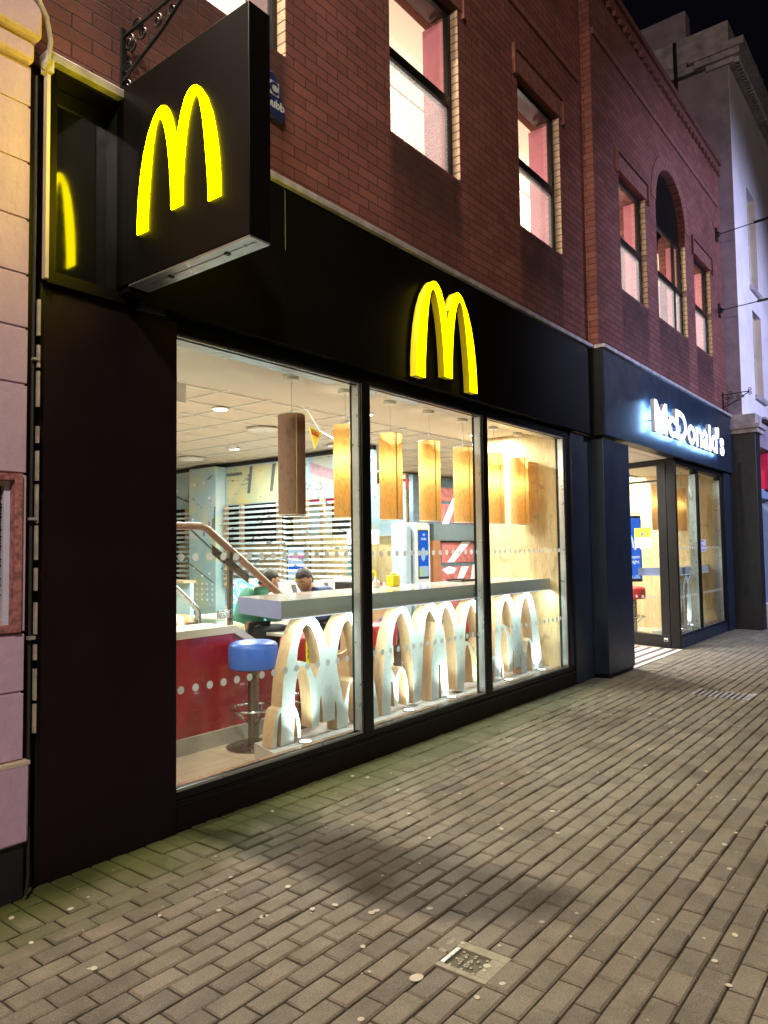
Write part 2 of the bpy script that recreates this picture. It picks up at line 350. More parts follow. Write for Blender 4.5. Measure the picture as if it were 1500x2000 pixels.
# ------------------------------------------------------------ mesh helpers
class MB:
    def __init__(s): s.v = []; s.f = []
    def add(s, vs, fs):
        o = len(s.v); s.v += [tuple(v) for v in vs]; s.f += [tuple(i+o for i in f) for f in fs]; return s
    def box(s, x0, x1, y0, y1, z0, z1):
        x0, x1 = sorted((x0, x1)); y0, y1 = sorted((y0, y1)); z0, z1 = sorted((z0, z1))
        return s.add([(x,y,z) for z in (z0,z1) for y in (y0,y1) for x in (x0,x1)],
              [(0,2,3,1),(4,5,7,6),(0,1,5,4),(2,6,7,3),(0,4,6,2),(1,3,7,5)])
    def hexa(s, p):  # p: 8 points bottom(4 ccw) top(4 ccw)
        return s.add(p, [(3,2,1,0),(4,5,6,7),(0,1,5,4),(1,2,6,5),(2,3,7,6),(3,0,4,7)])
    def tube(s, path, r, n=10, cap=True):
        P = [Vector(p) for p in path]; rs = r if isinstance(r, (list, tuple)) else [r]*len(P)
        rings = []; prev = None
        for i, p in enumerate(P):
            d = (P[min(i+1, len(P)-1)] - P[max(i-1, 0)]).normalized()
            a = prev if prev is not None and abs(prev.dot(d)) < .95 else (Vector((0,0,1)) if abs(d.z) < .9 else Vector((1,0,0)))
            u = (a - d*a.dot(d)).normalized(); prev = u; v = d.cross(u)
            rings.append([p + (u*math.cos(2*math.pi*k/n) + v*math.sin(2*math.pi*k/n))*rs[i] for k in range(n)])
        vs = [q for g in rings for q in g]; fs = []
        for i in range(len(P)-1):
            for k in range(n): fs.append((i*n+k, i*n+(k+1)%n, (i+1)*n+(k+1)%n, (i+1)*n+k))
        if cap: fs.append(tuple(reversed(range(n)))); fs.append(tuple(range((len(P)-1)*n, len(P)*n)))
        return s.add(vs, fs)
    def lathe(s, prof, c=(0,0,0), n=32, cap=True):
        vs = []; fs = []
        for r, z in prof:
            for k in range(n): vs.append((c[0]+r*math.cos(2*math.pi*k/n), c[1]+r*math.sin(2*math.pi*k/n), c[2]+z))
        for i in range(len(prof)-1):
            for k in range(n): fs.append((i*n+k, i*n+(k+1)%n, (i+1)*n+(k+1)%n, (i+1)*n+k))
        if cap: fs.append(tuple(reversed(range(n)))); fs.append(tuple(range((len(prof)-1)*n, len(prof)*n)))
        return s.add(vs, fs)
    def ball(s, c, r, n=12, sc=(1,1,1)):
        prof = []; vs = []; fs = []; m = n//2
        for i in range(1, m):
            a = math.pi*i/m
            for k in range(n): vs.append((c[0]+sc[0]*r*math.sin(a)*math.cos(2*math.pi*k/n), c[1]+sc[1]*r*math.sin(a)*math.sin(2*math.pi*k/n), c[2]-sc[2]*r*math.cos(a)))
        for i in range(m-2):
            for k in range(n): fs.append((i*n+k, i*n+(k+1)%n, (i+1)*n+(k+1)%n, (i+1)*n+k))
        b = len(vs); vs += [(c[0], c[1], c[2]-sc[2]*r), (c[0], c[1], c[2]+sc[2]*r)]
        for k in range(n): fs.append((b, (k+1)%n, k)); fs.append((b+1, (m-2)*n+k, (m-2)*n+(k+1)%n))
        return s.add(vs, fs)
    def disc(s, c, r, nrm='z', n=16, h=.003, r2=None, rot=0):
        pts = []
        for k in range(n):
            a = 2*math.pi*k/n; x, y = r*math.cos(a), (r2 or r)*math.sin(a)
            pts.append((x*math.cos(rot)-y*math.sin(rot), x*math.sin(rot)+y*math.cos(rot)))
        return s.prism(pts, c, nrm, h)
    def prism(s, pts, c, nrm, h):
        # convex outline; nrm 'z': (x,y)->(X,Y) up; '-y': (x,y)->(X,Z) front faces -y; '-x': (x,y)->(-Y,Z) front faces -x
        def T(x, y, d):
            if nrm == 'z': return (c[0]+x, c[1]+y, c[2]+d)
            if nrm == '-y': return (c[0]+x, c[1]-d, c[2]+y)
            if nrm == '-x': return (c[0]-d, c[1]-x, c[2]+y)
        n = len(pts); vs = [T(x,y,0) for x,y in pts] + [T(x,y,h) for x,y in pts]
        fs = [tuple(reversed(range(n))), tuple(range(n, 2*n))] + [(k, (k+1)%n, n+(k+1)%n, n+k) for k in range(n)]
        return s.add(vs, fs)
WO = {}
def worigin(p): return WO.get(p.name, Vector((0,0,0))) if p else Vector((0,0,0))
def link(name, me, mat, parent, origin):
    o = D.objects.new(name, me); COL.objects.link(o)
    if mat and not me.materials: me.materials.append(MATS[mat])
    if parent is not None: o.parent = parent; WO[o.name] = worigin(parent)
    else: o.location = origin; WO[o.name] = Vector(origin)
    return o
def obj(name, mb, mat, parent=None, origin=(0,0,0), smooth=35, bevel=0):
    og = worigin(parent) if parent is not None else Vector(origin)
    me = D.meshes.new(name)
    me.from_pydata([(v[0]-og.x, v[1]-og.y, v[2]-og.z) for v in mb.v], [], mb.f)
    me.polygons.foreach_set('use_smooth', [True]*len(me.polygons)); me.update()
    try: me.set_sharp_from_angle(angle=R(smooth))
    except Exception: pass
    o = link(name, me, mat, parent, og)
    if bevel:
        b = o.modifiers.new('bevel', 'BEVEL'); b.width = bevel; b.segments = 2; b.limit_method = 'ANGLE'; b.angle_limit = R(40)
    return o
def tag(o, label, cat=None, group=None, kind=None):
    if label: o['label'] = label
    if cat: o['category'] = cat
    if group: o['group'] = group
    if kind: o['kind'] = kind
    return o
def thing(name, label, cat, loc=(0,0,0), group=None):
    o = D.objects.new(name, None); COL.objects.link(o); o.location = loc; o.empty_display_size = .1
    WO[o.name] = Vector(loc); return tag(o, label, cat, group)
def B(*a): return MB().box(*a)
def dup(root, loc, label, group=None):
    r = root.copy(); COL.objects.link(r); r.location = loc; WO[r.name] = Vector(loc); r['label'] = label
    if group: r['group'] = group
    def kids(a, b):
        for ch in list(a.children):
            c = ch.copy(); COL.objects.link(c); c.parent = b; WO[c.name] = Vector(loc)
            kids(ch, c)
    kids(root, r); return r
def curve_mesh(loops, depth):
    cu = D.curves.new('t', 'CURVE'); cu.dimensions = '2D'; cu.fill_mode = 'BOTH'; cu.extrude = depth/2
    for lp in loops:
        sp = cu.splines.new('POLY'); sp.points.add(len(lp)-1); sp.use_cyclic_u = True
        for p, q in zip(sp.points, lp): p.co = (q[0], q[1], 0, 1)
    o = D.objects.new('t', cu); COL.objects.link(o)
    dg = bpy.context.evaluated_depsgraph_get(); me = D.meshes.new_from_object(o.evaluated_get(dg))
    D.objects.remove(o); D.curves.remove(cu); return me
def place_mesh(me, nrm, c):
    # local (x,y,z) -> world; z=+depth/2 is the front
    if nrm == '-y': T = Matrix(((1,0,0,c[0]),(0,0,-1,c[1]),(0,1,0,c[2]),(0,0,0,1)))
    elif nrm == '-x': T = Matrix(((0,0,-1,c[0]),(-1,0,0,c[1]),(0,1,0,c[2]),(0,0,0,1)))
    elif nrm == 'z': T = Matrix.Translation(c)
    me.transform(T); return me
def flat_obj(name, me, mat, parent, mats=None, frontax=None, smooth=30):
    og = worigin(parent) if parent is not None else Vector((0,0,0))
    me.transform(Matrix.Translation(-og)); me.name = name; me.materials.clear()
    me.materials.append(MATS[mat])
    if mats:
        for m_ in mats: me.materials.append(MATS[m_])
        for p in me.polygons:
            if p.normal.dot(Vector(frontax)) < .9: p.material_index = 1
    me.polygons.foreach_set('use_smooth', [True]*len(me.polygons))
    try: me.set_sharp_from_angle(angle=R(smooth))
    except Exception: pass
    return link(name, me, None, parent, og)
def text_mesh(s, size, depth=.002, bold=0, sx=1.0, align='CENTER'):
    cu = D.curves.new('t', 'FONT'); cu.body = s; cu.size = size; cu.extrude = depth/2; cu.offset = bold
    cu.align_x = align; cu.resolution_u = 3
    o = D.objects.new('t', cu); COL.objects.link(o)
    dg = bpy.context.evaluated_depsgraph_get(); me = D.meshes.new_from_object(o.evaluated_get(dg))
    D.objects.remove(o); D.curves.remove(cu)
    if sx != 1: me.transform(Matrix.Diagonal((sx, 1, 1, 1)))
    return me
def light(name, kind, loc, power, color, parent=None, size=.1, rot=None, spot=None, blend=.5, shape=None, size_y=None):
    l = D.lights.new(name, kind); l.energy = power; l.color = color
    if kind == 'AREA':
        l.size = size
        if shape: l.shape = shape; l.size_y = size_y or size
    else: l.shadow_soft_size = size
    if spot: l.spot_size = R(spot); l.spot_blend = blend
    o = D.objects.new(name, l); COL.objects.link(o); o.location = Vector(loc) - (worigin(parent) if parent else Vector((0,0,0)))
    if parent: o.parent = parent
    if rot is not None:
        o.rotation_euler = Vector(rot).to_track_quat('-Z', 'Y').to_euler()
    return o

# ------------------------------------------------------------ ground
tag(obj('ground', B(-40, 90, -60, .0, -.35, -.05), 'asphalt'), 'dark ground below and beyond the block paving', None, None, 'structure')
tag(obj('pavement_bed', B(-12, 45, -14, .02, -.048, -.013), 'joint_sand'), 'sandy joints between the paving blocks', None, None, 'structure')
def pavement():
    vs = []; fs = []; tone = []
    HX = 2.36
    def paver(x0, x1, y0, y1):
        g = random.uniform(.0038, .0050); b = random.uniform(.005, .008); h = random.gauss(0, .0014); t = random.random()
        t = .5+(t-.5)*.85 if random.random() < .93 else random.choice((.05, .95, 1))
        # darker, damp patch
        cx, cy = (x0+x1)/2, (y0+y1)/2
        x0 += g; x1 -= g; y0 += g; y1 -= g
        tl = [random.gauss(0, .0011) for _ in range(4)]
        o = len(vs)
        pts = [(x0,y0),(x1,y0),(x1,y1),(x0,y1)]
        for (x, y) in pts: vs.append((x, y, -.03))
        for (x, y) in pts: vs.append((x, y, -b*.9+h))
        for k, (x, y) in enumerate([(x0+b,y0+b),(x1-b,y0+b),(x1-b,y1-b),(x0+b,y1-b)]): vs.append((x, y, h+tl[k]))
        q = [(8,9,10,11)]
        for k in range(4):
            k2 = (k+1) % 4; q.append((4+k, 4+k2, 8+k2, 8+k)); q.append((k, k2, 4+k2, 4+k))
        for f in q: fs.append(tuple(i+o for i in f)); tone.append(min(1, max(0, t)))
    mh = (2.262, 2.458, -2.013, -1.805)
    gr = (7.86, 8.24, -1.70, -1.14)
    def blocked(x0, x1, y0, y1):
        for m in (mh, gr):
            if x1 > m[0]+.01 and x0 < m[1]-.01 and y1 > m[2]+.01 and y0 < m[3]-.01: return True
        if y1 > -.12 and 8.30 < (x0+x1)/2 < 11.2 and y1 > -.14: return x1 > 8.37
        return False
    def put(x0, x1, y0, y1):
        if not blocked(x0, x1, y0, y1): paver(x0, x1, y0, y1); return
        for m in (mh, gr):
            if x0 < m[0]-.02 < x1 and not (y1 <= m[2]+.01 or y0 >= m[3]-.01): paver(x0, m[0], y0, y1)
            if x0 < m[1]+.02 < x1 and not (y1 <= m[2]+.01 or y0 >= m[3]-.01): paver(m[1], x1, y0, y1)
    x = HX - .1005*140
    while x < 30:
        put(x, x+.1005, -.15, .03); put(x, x+.1005, -.355, -.15); x += .1005
    y = -.355; k = 0
    while y > -7.5:
        ph = 0 if k % 2 == 0 else .096
        x = 2.548 - .192*60 + ph
        lim = 30 if y > -4.5 else 24
        while x < lim:
            put(x, x+.192, y-.097, y); x += .192
        y -= .097; k += 1
    me = D.meshes.new('pavement'); me.from_pydata(vs, [], fs)
    ca = me.color_attributes.new('tone', 'FLOAT_COLOR', 'CORNER')
    arr = []
    for f, t in zip(fs, tone): arr += [t, t, t, 1]*len(f)
    ca.data.foreach_set('color', arr); me.materials.append(MATS['paver'])
    o = D.objects.new('pavement', me); COL.objects.link(o)
    tag(o, 'block paving of the pedestrian street', None, None, 'structure')
pavement()
# gum spots
def gum():
    mb = MB()
    spots = [(2.15,-1.80,.028),(2.18,-2.03,.012),(2.30,-2.06,.013),(2.33,-1.97,.008)]
    for u in range(620):
        x = 1.4 + 14*random.random()**1.2; y = -.1 - 4.2*random.random()
        spots.append((x, y, random.choice((.004,.006,.007,.009,.012,.015))))
    for x, y, r in spots:
        mb.disc((x, y, .0012), r, 'z', 9, .0016, r*random.uniform(.7, 1), random.random()*3)
    tag(obj('chewing_gum_spots', mb, 'gum'), 'pale trodden chewing gum spots all over the paving blocks', 'gum', None, 'stuff')
gum()
# ------------------------------------------------------------ restaurant building
RB = thing('restaurant_building', 'dark red brick building with black shopfronts at street level', 'building')
HOOD = []
def brick_walls():
    mb = MB(); T = .30
    def wall(x0, x1, yf, z0, z1, wins):
        # wins: (a,b,zb,zt)
        zt_all = max(q[3] for q in wins); zb_all = min(q[2] for q in wins)
        mb.box(x0, x1, yf, yf+T, z0, zb_all); mb.box(x0, x1, yf, yf+T, zt_all, z1)
        x = x0
        for a, b, zb, zt in wins:
            mb.box(x, a, yf, yf+T, zb_all, zt_all)
            if zb > zb_all: mb.box(a, b, yf, yf+T, zb_all, zb)
            if zt < zt_all: mb.box(a, b, yf, yf+T, zt, zt_all)
            x = b
        mb.box(x, x1, yf, yf+T, zb_all, zt_all)
    wall(1.60, 8.30, 0, 3.861, 9.3, [(2.30, 3.31, 4.79, 6.42), (4.45, 5.48, 4.81, 6.42), (6.62, 7.63, 4.81, 6.42)])
    # right block stands 0.12 m proud, with an arch-headed middle window
    z0, z1 = 3.861, 8.62; yf = -.125; T = .42; x0, x1 = 8.30, 14.43
    ws = [(9.14, 10.17), (10.63, 12.08), (12.54, 13.58)]; zb, zt = 4.82, 6.38
    za = 6.55; rx = (12.08-10.63)/2; rz = .68; cx = (12.08+10.63)/2
    mb.box(x0, x1, yf, yf+T, z0, zb); mb.box(x0, 10.63, yf, yf+T, zt, z1); mb.box(12.08, x1, yf, yf+T, zt, z1)
    mb.box(x0, 9.14, yf, yf+T, zb, zt); mb.box(10.17, 10.63, yf, yf+T, zb, zt); mb.box(12.08, 12.54, yf, yf+T, zb, zt); mb.box(13.58, x1, yf, yf+T, zb, zt)
    K = 20
    arc = [(cx-rx*math.cos(math.pi*k/K), za+rz*math.sin(math.pi*k/K)) for k in range(K+1)]
    for (xa, zaa), (xb, zbb) in zip(arc, arc[1:]):
        mb.hexa([(xa,yf,zaa),(xb,yf,zbb),(xb,yf+T,zbb),(xa,yf+T,zaa),(xa,yf,z1),(xb,yf,z1),(xb,yf+T,z1),(xa,yf+T,z1)])
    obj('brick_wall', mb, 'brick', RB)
    # flat soldier lintels with a raised hood
    so = MB()
    for a, b, zt_, y in [(4.45,5.48,6.42,0),(6.62,7.63,6.42,0),(9.14,10.17,6.38,-.125),(12.54,13.58,6.38,-.125),(2.30,3.31,6.42,0)]:
        so = MB(); hd = MB(); x = a-.08
        while x < b+.08:
            so.box(x+.004, x+.069, y-.012, y+.05, zt_+.002, zt_+.212); x += .0755
        hd.box(a-.10, b+.10, y-.035, y, zt_+.216, zt_+.262)
        for sx in (a-.10, b+.06): hd.box(sx, sx+.04, y-.035, y, zt_-.06, zt_+.2162)
        obj('soldier_course', so, 'soldier_brick', RB); obj('hood_mould', hd, 'soldier_dark', RB)
    so = MB()
    for k in range(34):
        t0 = math.pi*k/34+.006; t1 = math.pi*(k+1)/34-.006; q = []
        for y in (-.137, -.1):
            for t, e in ((t0, 0.002), (t1, 0.002), (t1, .20), (t0, .20)):
                q.append((cx-(rx+e)*math.cos(t), y, za+(rz+e)*math.sin(t)))
        so.add(q, [(0,1,2,3),(7,6,5,4),(0,4,5,1),(1,5,6,2),(2,6,7,3),(3,7,4,0)])
    obj('arch_voussoirs', so, 'soldier_brick', RB)
    for x0, x1, y, z in [(1.6, 8.24, 0, 7.10), (8.34, 14.35, -.125, 7.76)]:
        x = x0; sc = MB()
        while x < x1-.21:
            sc.box(x+.003, x+.213, y-.03, y, z, z+.072); x += .219
        obj('string_course', sc, 'soldier_brick', RB)
    cp = MB(); cp.box(8.24, 14.46, -.19, .36, 8.62, 8.71); cp.box(8.28, 14.43, -.155, -.126, 8.50, 8.615)
    x = 8.3
    while x < 14.3: cp.box(x, x+.1, -.17, -.126, 8.42, 8.498); x += .2
    cp.box(1.6, 8.35, -.06, .32, 9.3, 9.4)
    obj('parapet_coping', cp, 'soldier_dark', RB)
brick_walls()
def upper_window(a, b, zb, zt, rail, yf, frost, split=None, arch=False):
    t = obj('upper_window', MB().box(a, a+.05, yf+.08, yf+.13, zb, zt).box(b-.05, b, yf+.08, yf+.13, zb, zt)
        .box(a+.05, b-.05, yf+.08, yf+.13, zb, zb+.05).box(a+.05, b-.05, yf+.08, yf+.13, zt-.05, zt)
        .box(a+.05, b-.05, yf+.07, yf+.14, rail-.04, rail+.045), 'black_frame', RB, bevel=.004)
    if split:
        obj('glazing_bar', MB().box(split, split+.035, yf+.08, yf+.13, zb+.05, rail-.04).box(split, split+.035, yf+.08, yf+.13, rail+.045, zt-.05), 'black_frame', t)
    obj('pane', B(a+.05, b-.05, yf+.10, yf+.106, rail+.045, zt-.05), 'glass', t)
    obj('pane', B(a+.05, b-.05, yf+.10, yf+.106, zb+.05, rail-.04), 'glass_frost' if (frost and 4 < a < 5) else 'glass_lamp_haze', t)
    rv = MB()
    rv.box(b-.004, b+.002, yf+.004, yf+.079, zb+.013, zt-.002)
    obj('reveal', rv, 'buff_brick', t)
    obj('sill', B(a, b, yf+.02, yf+.079, zb-.02, zb+.012), 'soldier_dark', t)
upper_window(2.30, 3.31, 4.79, 6.42, 5.5, 0, True)
upper_window(4.45, 5.48, 4.81, 6.42, 5.545, 0, True)
upper_window(6.62, 7.63, 4.81, 6.42, 5.555, 0, True)
upper_window(9.14, 10.17, 4.82, 6.38, 5.545, -.125, True)
upper_window(10.63, 12.08, 4.82, 6.33, 5.555, -.125, True, 11.72)
upper_window(12.54, 13.58, 4.82, 6.38, 5.56, -.125, True)
obj('arch_panel', B(10.63, 12.08, -.02, .03, 6.335, 7.35), 'fascia_black', RB)
# upper room
ur = MB(); ur.box(1.6, 14.4, .75, 7, 6.60, 6.68); ur.box(1.7, 14.3, .42, .74, 6.47, 6.66)
obj('upper_ceiling', ur, 'ceiling_tile', RB)
ug = MB()
for k in range(22): ug.box(1.7+.6*k, 1.72+.6*k, .75, 6.9, 6.592, 6.599)
for k in range(9): ug.box(1.7, 14.3, 1.3+.6*k, 1.32+.6*k, 6.585, 6.591)
obj('ceiling_grid', ug, 'white_metal', RB)
obj('upper_back_wall', B(1.6, 14.4, 5.5, 5.6, 3.3, 6.59), 'cream_plaster', RB)
obj('upper_floor', B(1.65, 14.4, .32, 6, 3.08, 3.16), 'brown_board', RB)
for b, y in [(3.31, 0), (5.48, 0), (7.63, 0), (10.17, -.125), (12.08, -.125), (13.58, -.125)]:
    obj('curtain', B(b-.03, b-.002, y+.145, y+(.37 if y == 0 else .30), 4.83, 6.36), 'red_curtain', RB)
# shop fascia
fa = MB().box(2.19, 8.30, -.05, .06, 2.835, 3.86).box(1.69, 1.732, -.04, .12, 2.80, 3.86).box(1.733, 2.189, -.04, .12, 2.801, 2.86).box(1.733, 2.189, .09, .12, 2.861, 3.86).box(1.733, 2.189, -.04, .0895, 3.845, 3.86)
obj('fascia', fa, 'fascia_black', RB)
obj('seam_streak', B(3.238, 3.2445, -.0515, -.0505, 3.45, 3.84), 'band_grey', RB)
obj('fascia_seams', MB().box(3.245, 3.2475, -.0525, -.0505, 2.84, 3.855).box(5.70, 5.702, -.0515, -.0505, 2.84, 3.855), 'fascia_black', RB)
obj('gloss_fascia_panel', B(1.733, 2.189, .08, .0895, 2.861, 3.844), 'black_gloss', RB, bevel=.003)
tr = MB().box(1.66, 8.245, -.085, .0, 3.862, 3.905).box(8.246, 14.40, -.215, -.13, 3.862, 3.905).box(8.246, 8.30, -.129, -.086, 3.862, 3.905)
obj('flashing_trim', tr, 'trim_metal', RB, bevel=.004)
obj('edge_trim', MB().box(1.655, 1.672, -.09, -.06, 2.80, 3.78).box(1.655, 1.69, -.088, -.03, 3.80, 3.86), 'cream_plaster', RB)
# pilasters
obj('pilaster', B(1.685, 2.45, 0, .25, 0, 2.80), 'black_panel', RB, bevel=.003)
obj('pilaster', MB().box(7.72, 8.24, 0.012, .25, 0, 2.82).box(7.72, 7.735, .004, .0119, 0, 2.82), 'navy_panel', RB, bevel=.003)
obj('pilaster', B(8.31, 9.165, -.135, .35, .035, 2.80), 'navy_panel', RB, bevel=.004)
obj('pilaster_foot', B(8.33, 9.15, -.12, .3, 0, .034), 'black_panel', RB)
obj('pilaster', B(13.99, 14.42, -.13, .3, 0, 2.83), 'navy_panel', RB, bevel=.003)
obj('downpipe', MB().box(1.675, 1.684, -.01, .1, 0, 2.8), 'black_frame', RB)
obj('fascia', B(8.305, 14.42, -.175, -.0, 2.835, 3.86), 'navy_panel', RB)
obj('fascia_return', B(8.24, 8.304, -.176, .06, 2.83, 3.861), 'black_frame', RB)
# main shop window
SW = obj('shop_window', MB()
    .box(2.451, 7.719, .03, .13, 2.745, 2.832).box(2.451, 7.719, .03, .13, .165, .205)
    .box(4.075, 4.175, .022, .14, .206, 2.744).box(5.81, 5.90, .022, .14, .206, 2.744).box(7.60, 7.70, .022, .14, .206, 2.744)
    .box(2.4515, 2.47, .03, .13, .206, 2.744), 'black_frame', RB, bevel=.004)
obj('head_rail', MB().box(2.47, 7.60, .095, .20, 2.733, 2.743), 'aluminium', SW)
obj('bead', MB().box(2.471, 4.074, .04, .05, .206, .222).box(4.176, 5.809, .04, .05, .206, .222).box(5.901, 7.599, .04, .05, .206, .222)
    .box(2.471, 4.074, .04, .05, 2.73, 2.7435).box(4.176, 5.809, .04, .05, 2.73, 2.7435).box(5.901, 7.599, .04, .05, 2.73, 2.7435)
    .box(4.055, 4.0745, .04, .10, .223, 2.729).box(5.79, 5.8095, .04, .10, .223, 2.729).box(7.575, 7.5995, .04, .10, .223, 2.729), 'aluminium', SW)
for a, b in ((2.47, 4.05), (4.18, 5.785), (5.905, 7.57)):
    pn = obj('pane', B(a, b, .066, .074, .215, 2.735), 'glass_green', SW)
    dm = MB()
    x = a + .055
    while x < b-.02:
        for z in (.749, 1.487): dm.disc((x, .0655, z), .0225, '-y', 20, .0008)
        x += .1005
    obj('dot_manifestation', dm, 'dot_glaze', pn)
obj('stall_riser', MB().box(2.451, 7.719, .02, .12, 0, .164), 'black_panel', RB, bevel=.003)
obj('riser_trim', MB().box(2.452, 7.718, .014, .0199, .135, .15), 'black_frame', RB)
obj('window_sill', B(2.451, 7.60, .1305, .17, .10, .205), 'sill_timber', RB)
obj('sill_upstand', B(2.451, 7.60, .171, .19, 0, .195), 'plinth_grey', RB)
# second shop window + lobby return
SW2 = obj('shop_window', MB()
    .box(11.26, 13.989, -.09, .01, 2.745, 2.832).box(11.26, 13.989, -.09, .01, .165, .20)
    .box(12.38, 12.47, -.098, .02, .201, 2.744).box(13.89, 13.989, -.098, .02, .201, 2.744)
    .box(11.18, 11.2595, -.10, .03, 0, 2.832), 'black_frame', RB, bevel=.004)
obj('head_rail', B(11.27, 13.88, -.03, .06, 2.73, 2.744), 'aluminium', SW2)
obj('bead', MB().box(13.86, 13.8895, -.07, .04, .21, 2.67).box(12.355, 12.3795, -.07, .04, .21, 2.67).box(11.262, 11.275, -.095, -.0905, .0, 2.74).box(11.276, 13.88, -.085, -.075, .2005, .215), 'aluminium', SW2)
for a, b in ((11.28, 12.355), (12.475, 13.86)):
    pn = obj('pane', B(a, b, -.052, -.045, .21, 2.735), 'glass_green', SW2); dm = MB(); x = a+.06
    while x < b-.02:
        for z in (.749, 1.487): dm.disc((x, -.0525, z), .0225, '-y', 16, .0008)
        x += .1005
    obj('dot_manifestation', dm, 'dot_glaze', pn)
obj('stall_riser', B(11.261, 13.989, -.1, -.0, 0, .164), 'navy_panel', RB, bevel=.003)
obj('window_sill', B(11.26, 13.989, .011, .10, .10, .20), 'sill_timber', RB)
# angled lobby glazing running in from the corner post
def slab(p, q, th, z0, z1):
    p = Vector((p[0], p[1])); q = Vector((q[0], q[1])); d = (q-p).normalized(); n = Vector((-d.y, d.x))*th/2
    a, b, c, e = p-n, q-n, q+n, p+n
    return [(a.x,a.y,z0),(b.x,b.y,z0),(c.x,c.y,z0),(e.x,e.y,z0),(a.x,a.y,z1),(b.x,b.y,z1),(c.x,c.y,z1),(e.x,e.y,z1)]
P0, P1 = (11.222, .032), (11.62, 1.42)
def along(t): return (P0[0]+(P1[0]-P0[0])*t, P0[1]+(P1[1]-P0[1])*t)
LG = obj('lobby_screen', MB().hexa(slab(P0, P1, .07, 0, .19)).hexa(slab(P0, P1, .07, 2.74, 2.83))
    .hexa(slab(P0, along(.10), .072, .191, 2.739)).hexa(slab(along(.52), along(.575), .072, .191, 2.739)).hexa(slab(along(.96), P1, .072, .191, 2.739)), 'black_frame', RB, bevel=.003)
obj('transom', MB().hexa(slab(along(.10), along(.52), .05, 2.50, 2.525)), 'black_frame', LG)
pn = obj('pane', MB().hexa(slab(along(.10), along(.52), .008, .19, 2.74)).hexa(slab(along(.575), along(.96), .008, .19, 2.74)), 'glass_green', LG)
d2 = Vector((P1[0]-P0[0], P1[1]-P0[1])).normalized()
dm = MB()
for k in range(1, 13):
    q = along(.10+.075*k*1.0)
    if k > 11: continue
    for z in (.749, 1.487):
        pts = []
        cx, cy = q[0]-.006*d2.y*1.2, q[1]+.006*d2.x*1.2
        vs = [(cx+d2.x*.0225*math.cos(a), cy+d2.y*.0225*math.cos(a), z+.0225*math.sin(a)) for a in [i*math.pi/8 for i in range(16)]]
        vs2 = [(v[0]-.001*d2.y, v[1]+.001*d2.x, v[2]) for v in vs]
        dm.add(vs+vs2, [tuple(range(16)), tuple(reversed(range(16, 32)))])
obj('dot_manifestation', dm, 'dot_glaze', pn)
st = obj('contact_sticker', MB().hexa([(v[0]-.037*d2.y, v[1]+.037*d2.x, v[2]) for v in slab(along(.03), along(.075), .001, .10, .15)]), 'white_plastic', LG)
obj('sticker_mark', MB().hexa([(v[0]-.039*d2.y, v[1]+.039*d2.x, v[2]) for v in slab(along(.034), along(.071), .001, .104, .128)]), 'black_plastic', st)
# ------------------------------------------------------------ restaurant interior shell
obj('interior_floor', B(1.6, 18, .19, 14, -.03, .004), 'floor_tile', RB)
em = MB(); 
obj('entrance_floor', B(9.166, 11.18, -.13, .189, -.03, .003), 'mat_cream', RB)
for k in range(5): em.box(9.17, 11.17, -.06+.18*k, .0+.18*k, .0045, .008)
obj('mat_stripes', em, 'mat_dark', RB)
obj('entrance_mat', B(9.166, 11.17, .19, 1.2, .0042, .0045), 'mat_cream', RB)
ce = MB().box(1.6, 3.0, .13, 1.24, 2.83, 3.0).box(3.0, 14.0, .131, 1.24, 2.83, 3.0)
ce.box(1.6, 3.3, 1.241, 14, 2.83, 3.0).box(3.3, 3.9, 1.93, 2.25, 2.83, 3.0)
obj('ceiling_bulkhead', ce, 'white_ceiling', RB)
obj('ceiling_edge', MB().box(3.93, 14, 1.2405, 1.25, 2.83, 3.0).box(3.3, 3.93, 1.905, 1.93, 2.83, 3.0), 'white_ceiling', RB)
obj('rooflight_recess', B(3.3, 3.93, 1.25, 1.9, 3.02, 3.05), 'recess_blue', RB)
obj('tiled_ceiling', B(1.6, 18, 1.25, 14, 3.06, 3.07), 'ceiling_tile', RB)
gb = MB()
for k in range(24): gb.box(3.92+.575*k, 3.945+.575*k, 1.26, 13.9, 3.048, 3.0585)
for k in range(22): gb.box(3.92, 17.9, 1.55+.575*k, 1.575+.575*k, 3.046, 3.0475)
obj('ceiling_grid', gb, 'white_metal', RB)
obj('lobby_ceiling', B(7.8, 14, -.0, .13, 2.834, 3.0), 'white_ceiling', RB)
# timber bay panels
obj('timber_panel', MB().box(7.60, 7.71, .141, 1.20, 0, 2.829), 'oak_panel', RB)
obj('timber_panel', MB().box(13.90, 14.0, .021, 1.9, 0, 2.829), 'oak_panel', RB)
obj('timber_panel', MB().box(12.6, 13.899, 1.85, 1.9, 0, 2.829), 'oak_panel', RB)
obj('party_wall', MB().box(1.55, 1.6, .25, 14, 0, 3.05).box(17.9, 18, .3, 14, 0, 3.05).box(1.6, 17.9, 13.9, 14, 0, 3.05).box(14.001, 14.4, .3, .4, 0, 3.0), 'cream_plaster', RB)
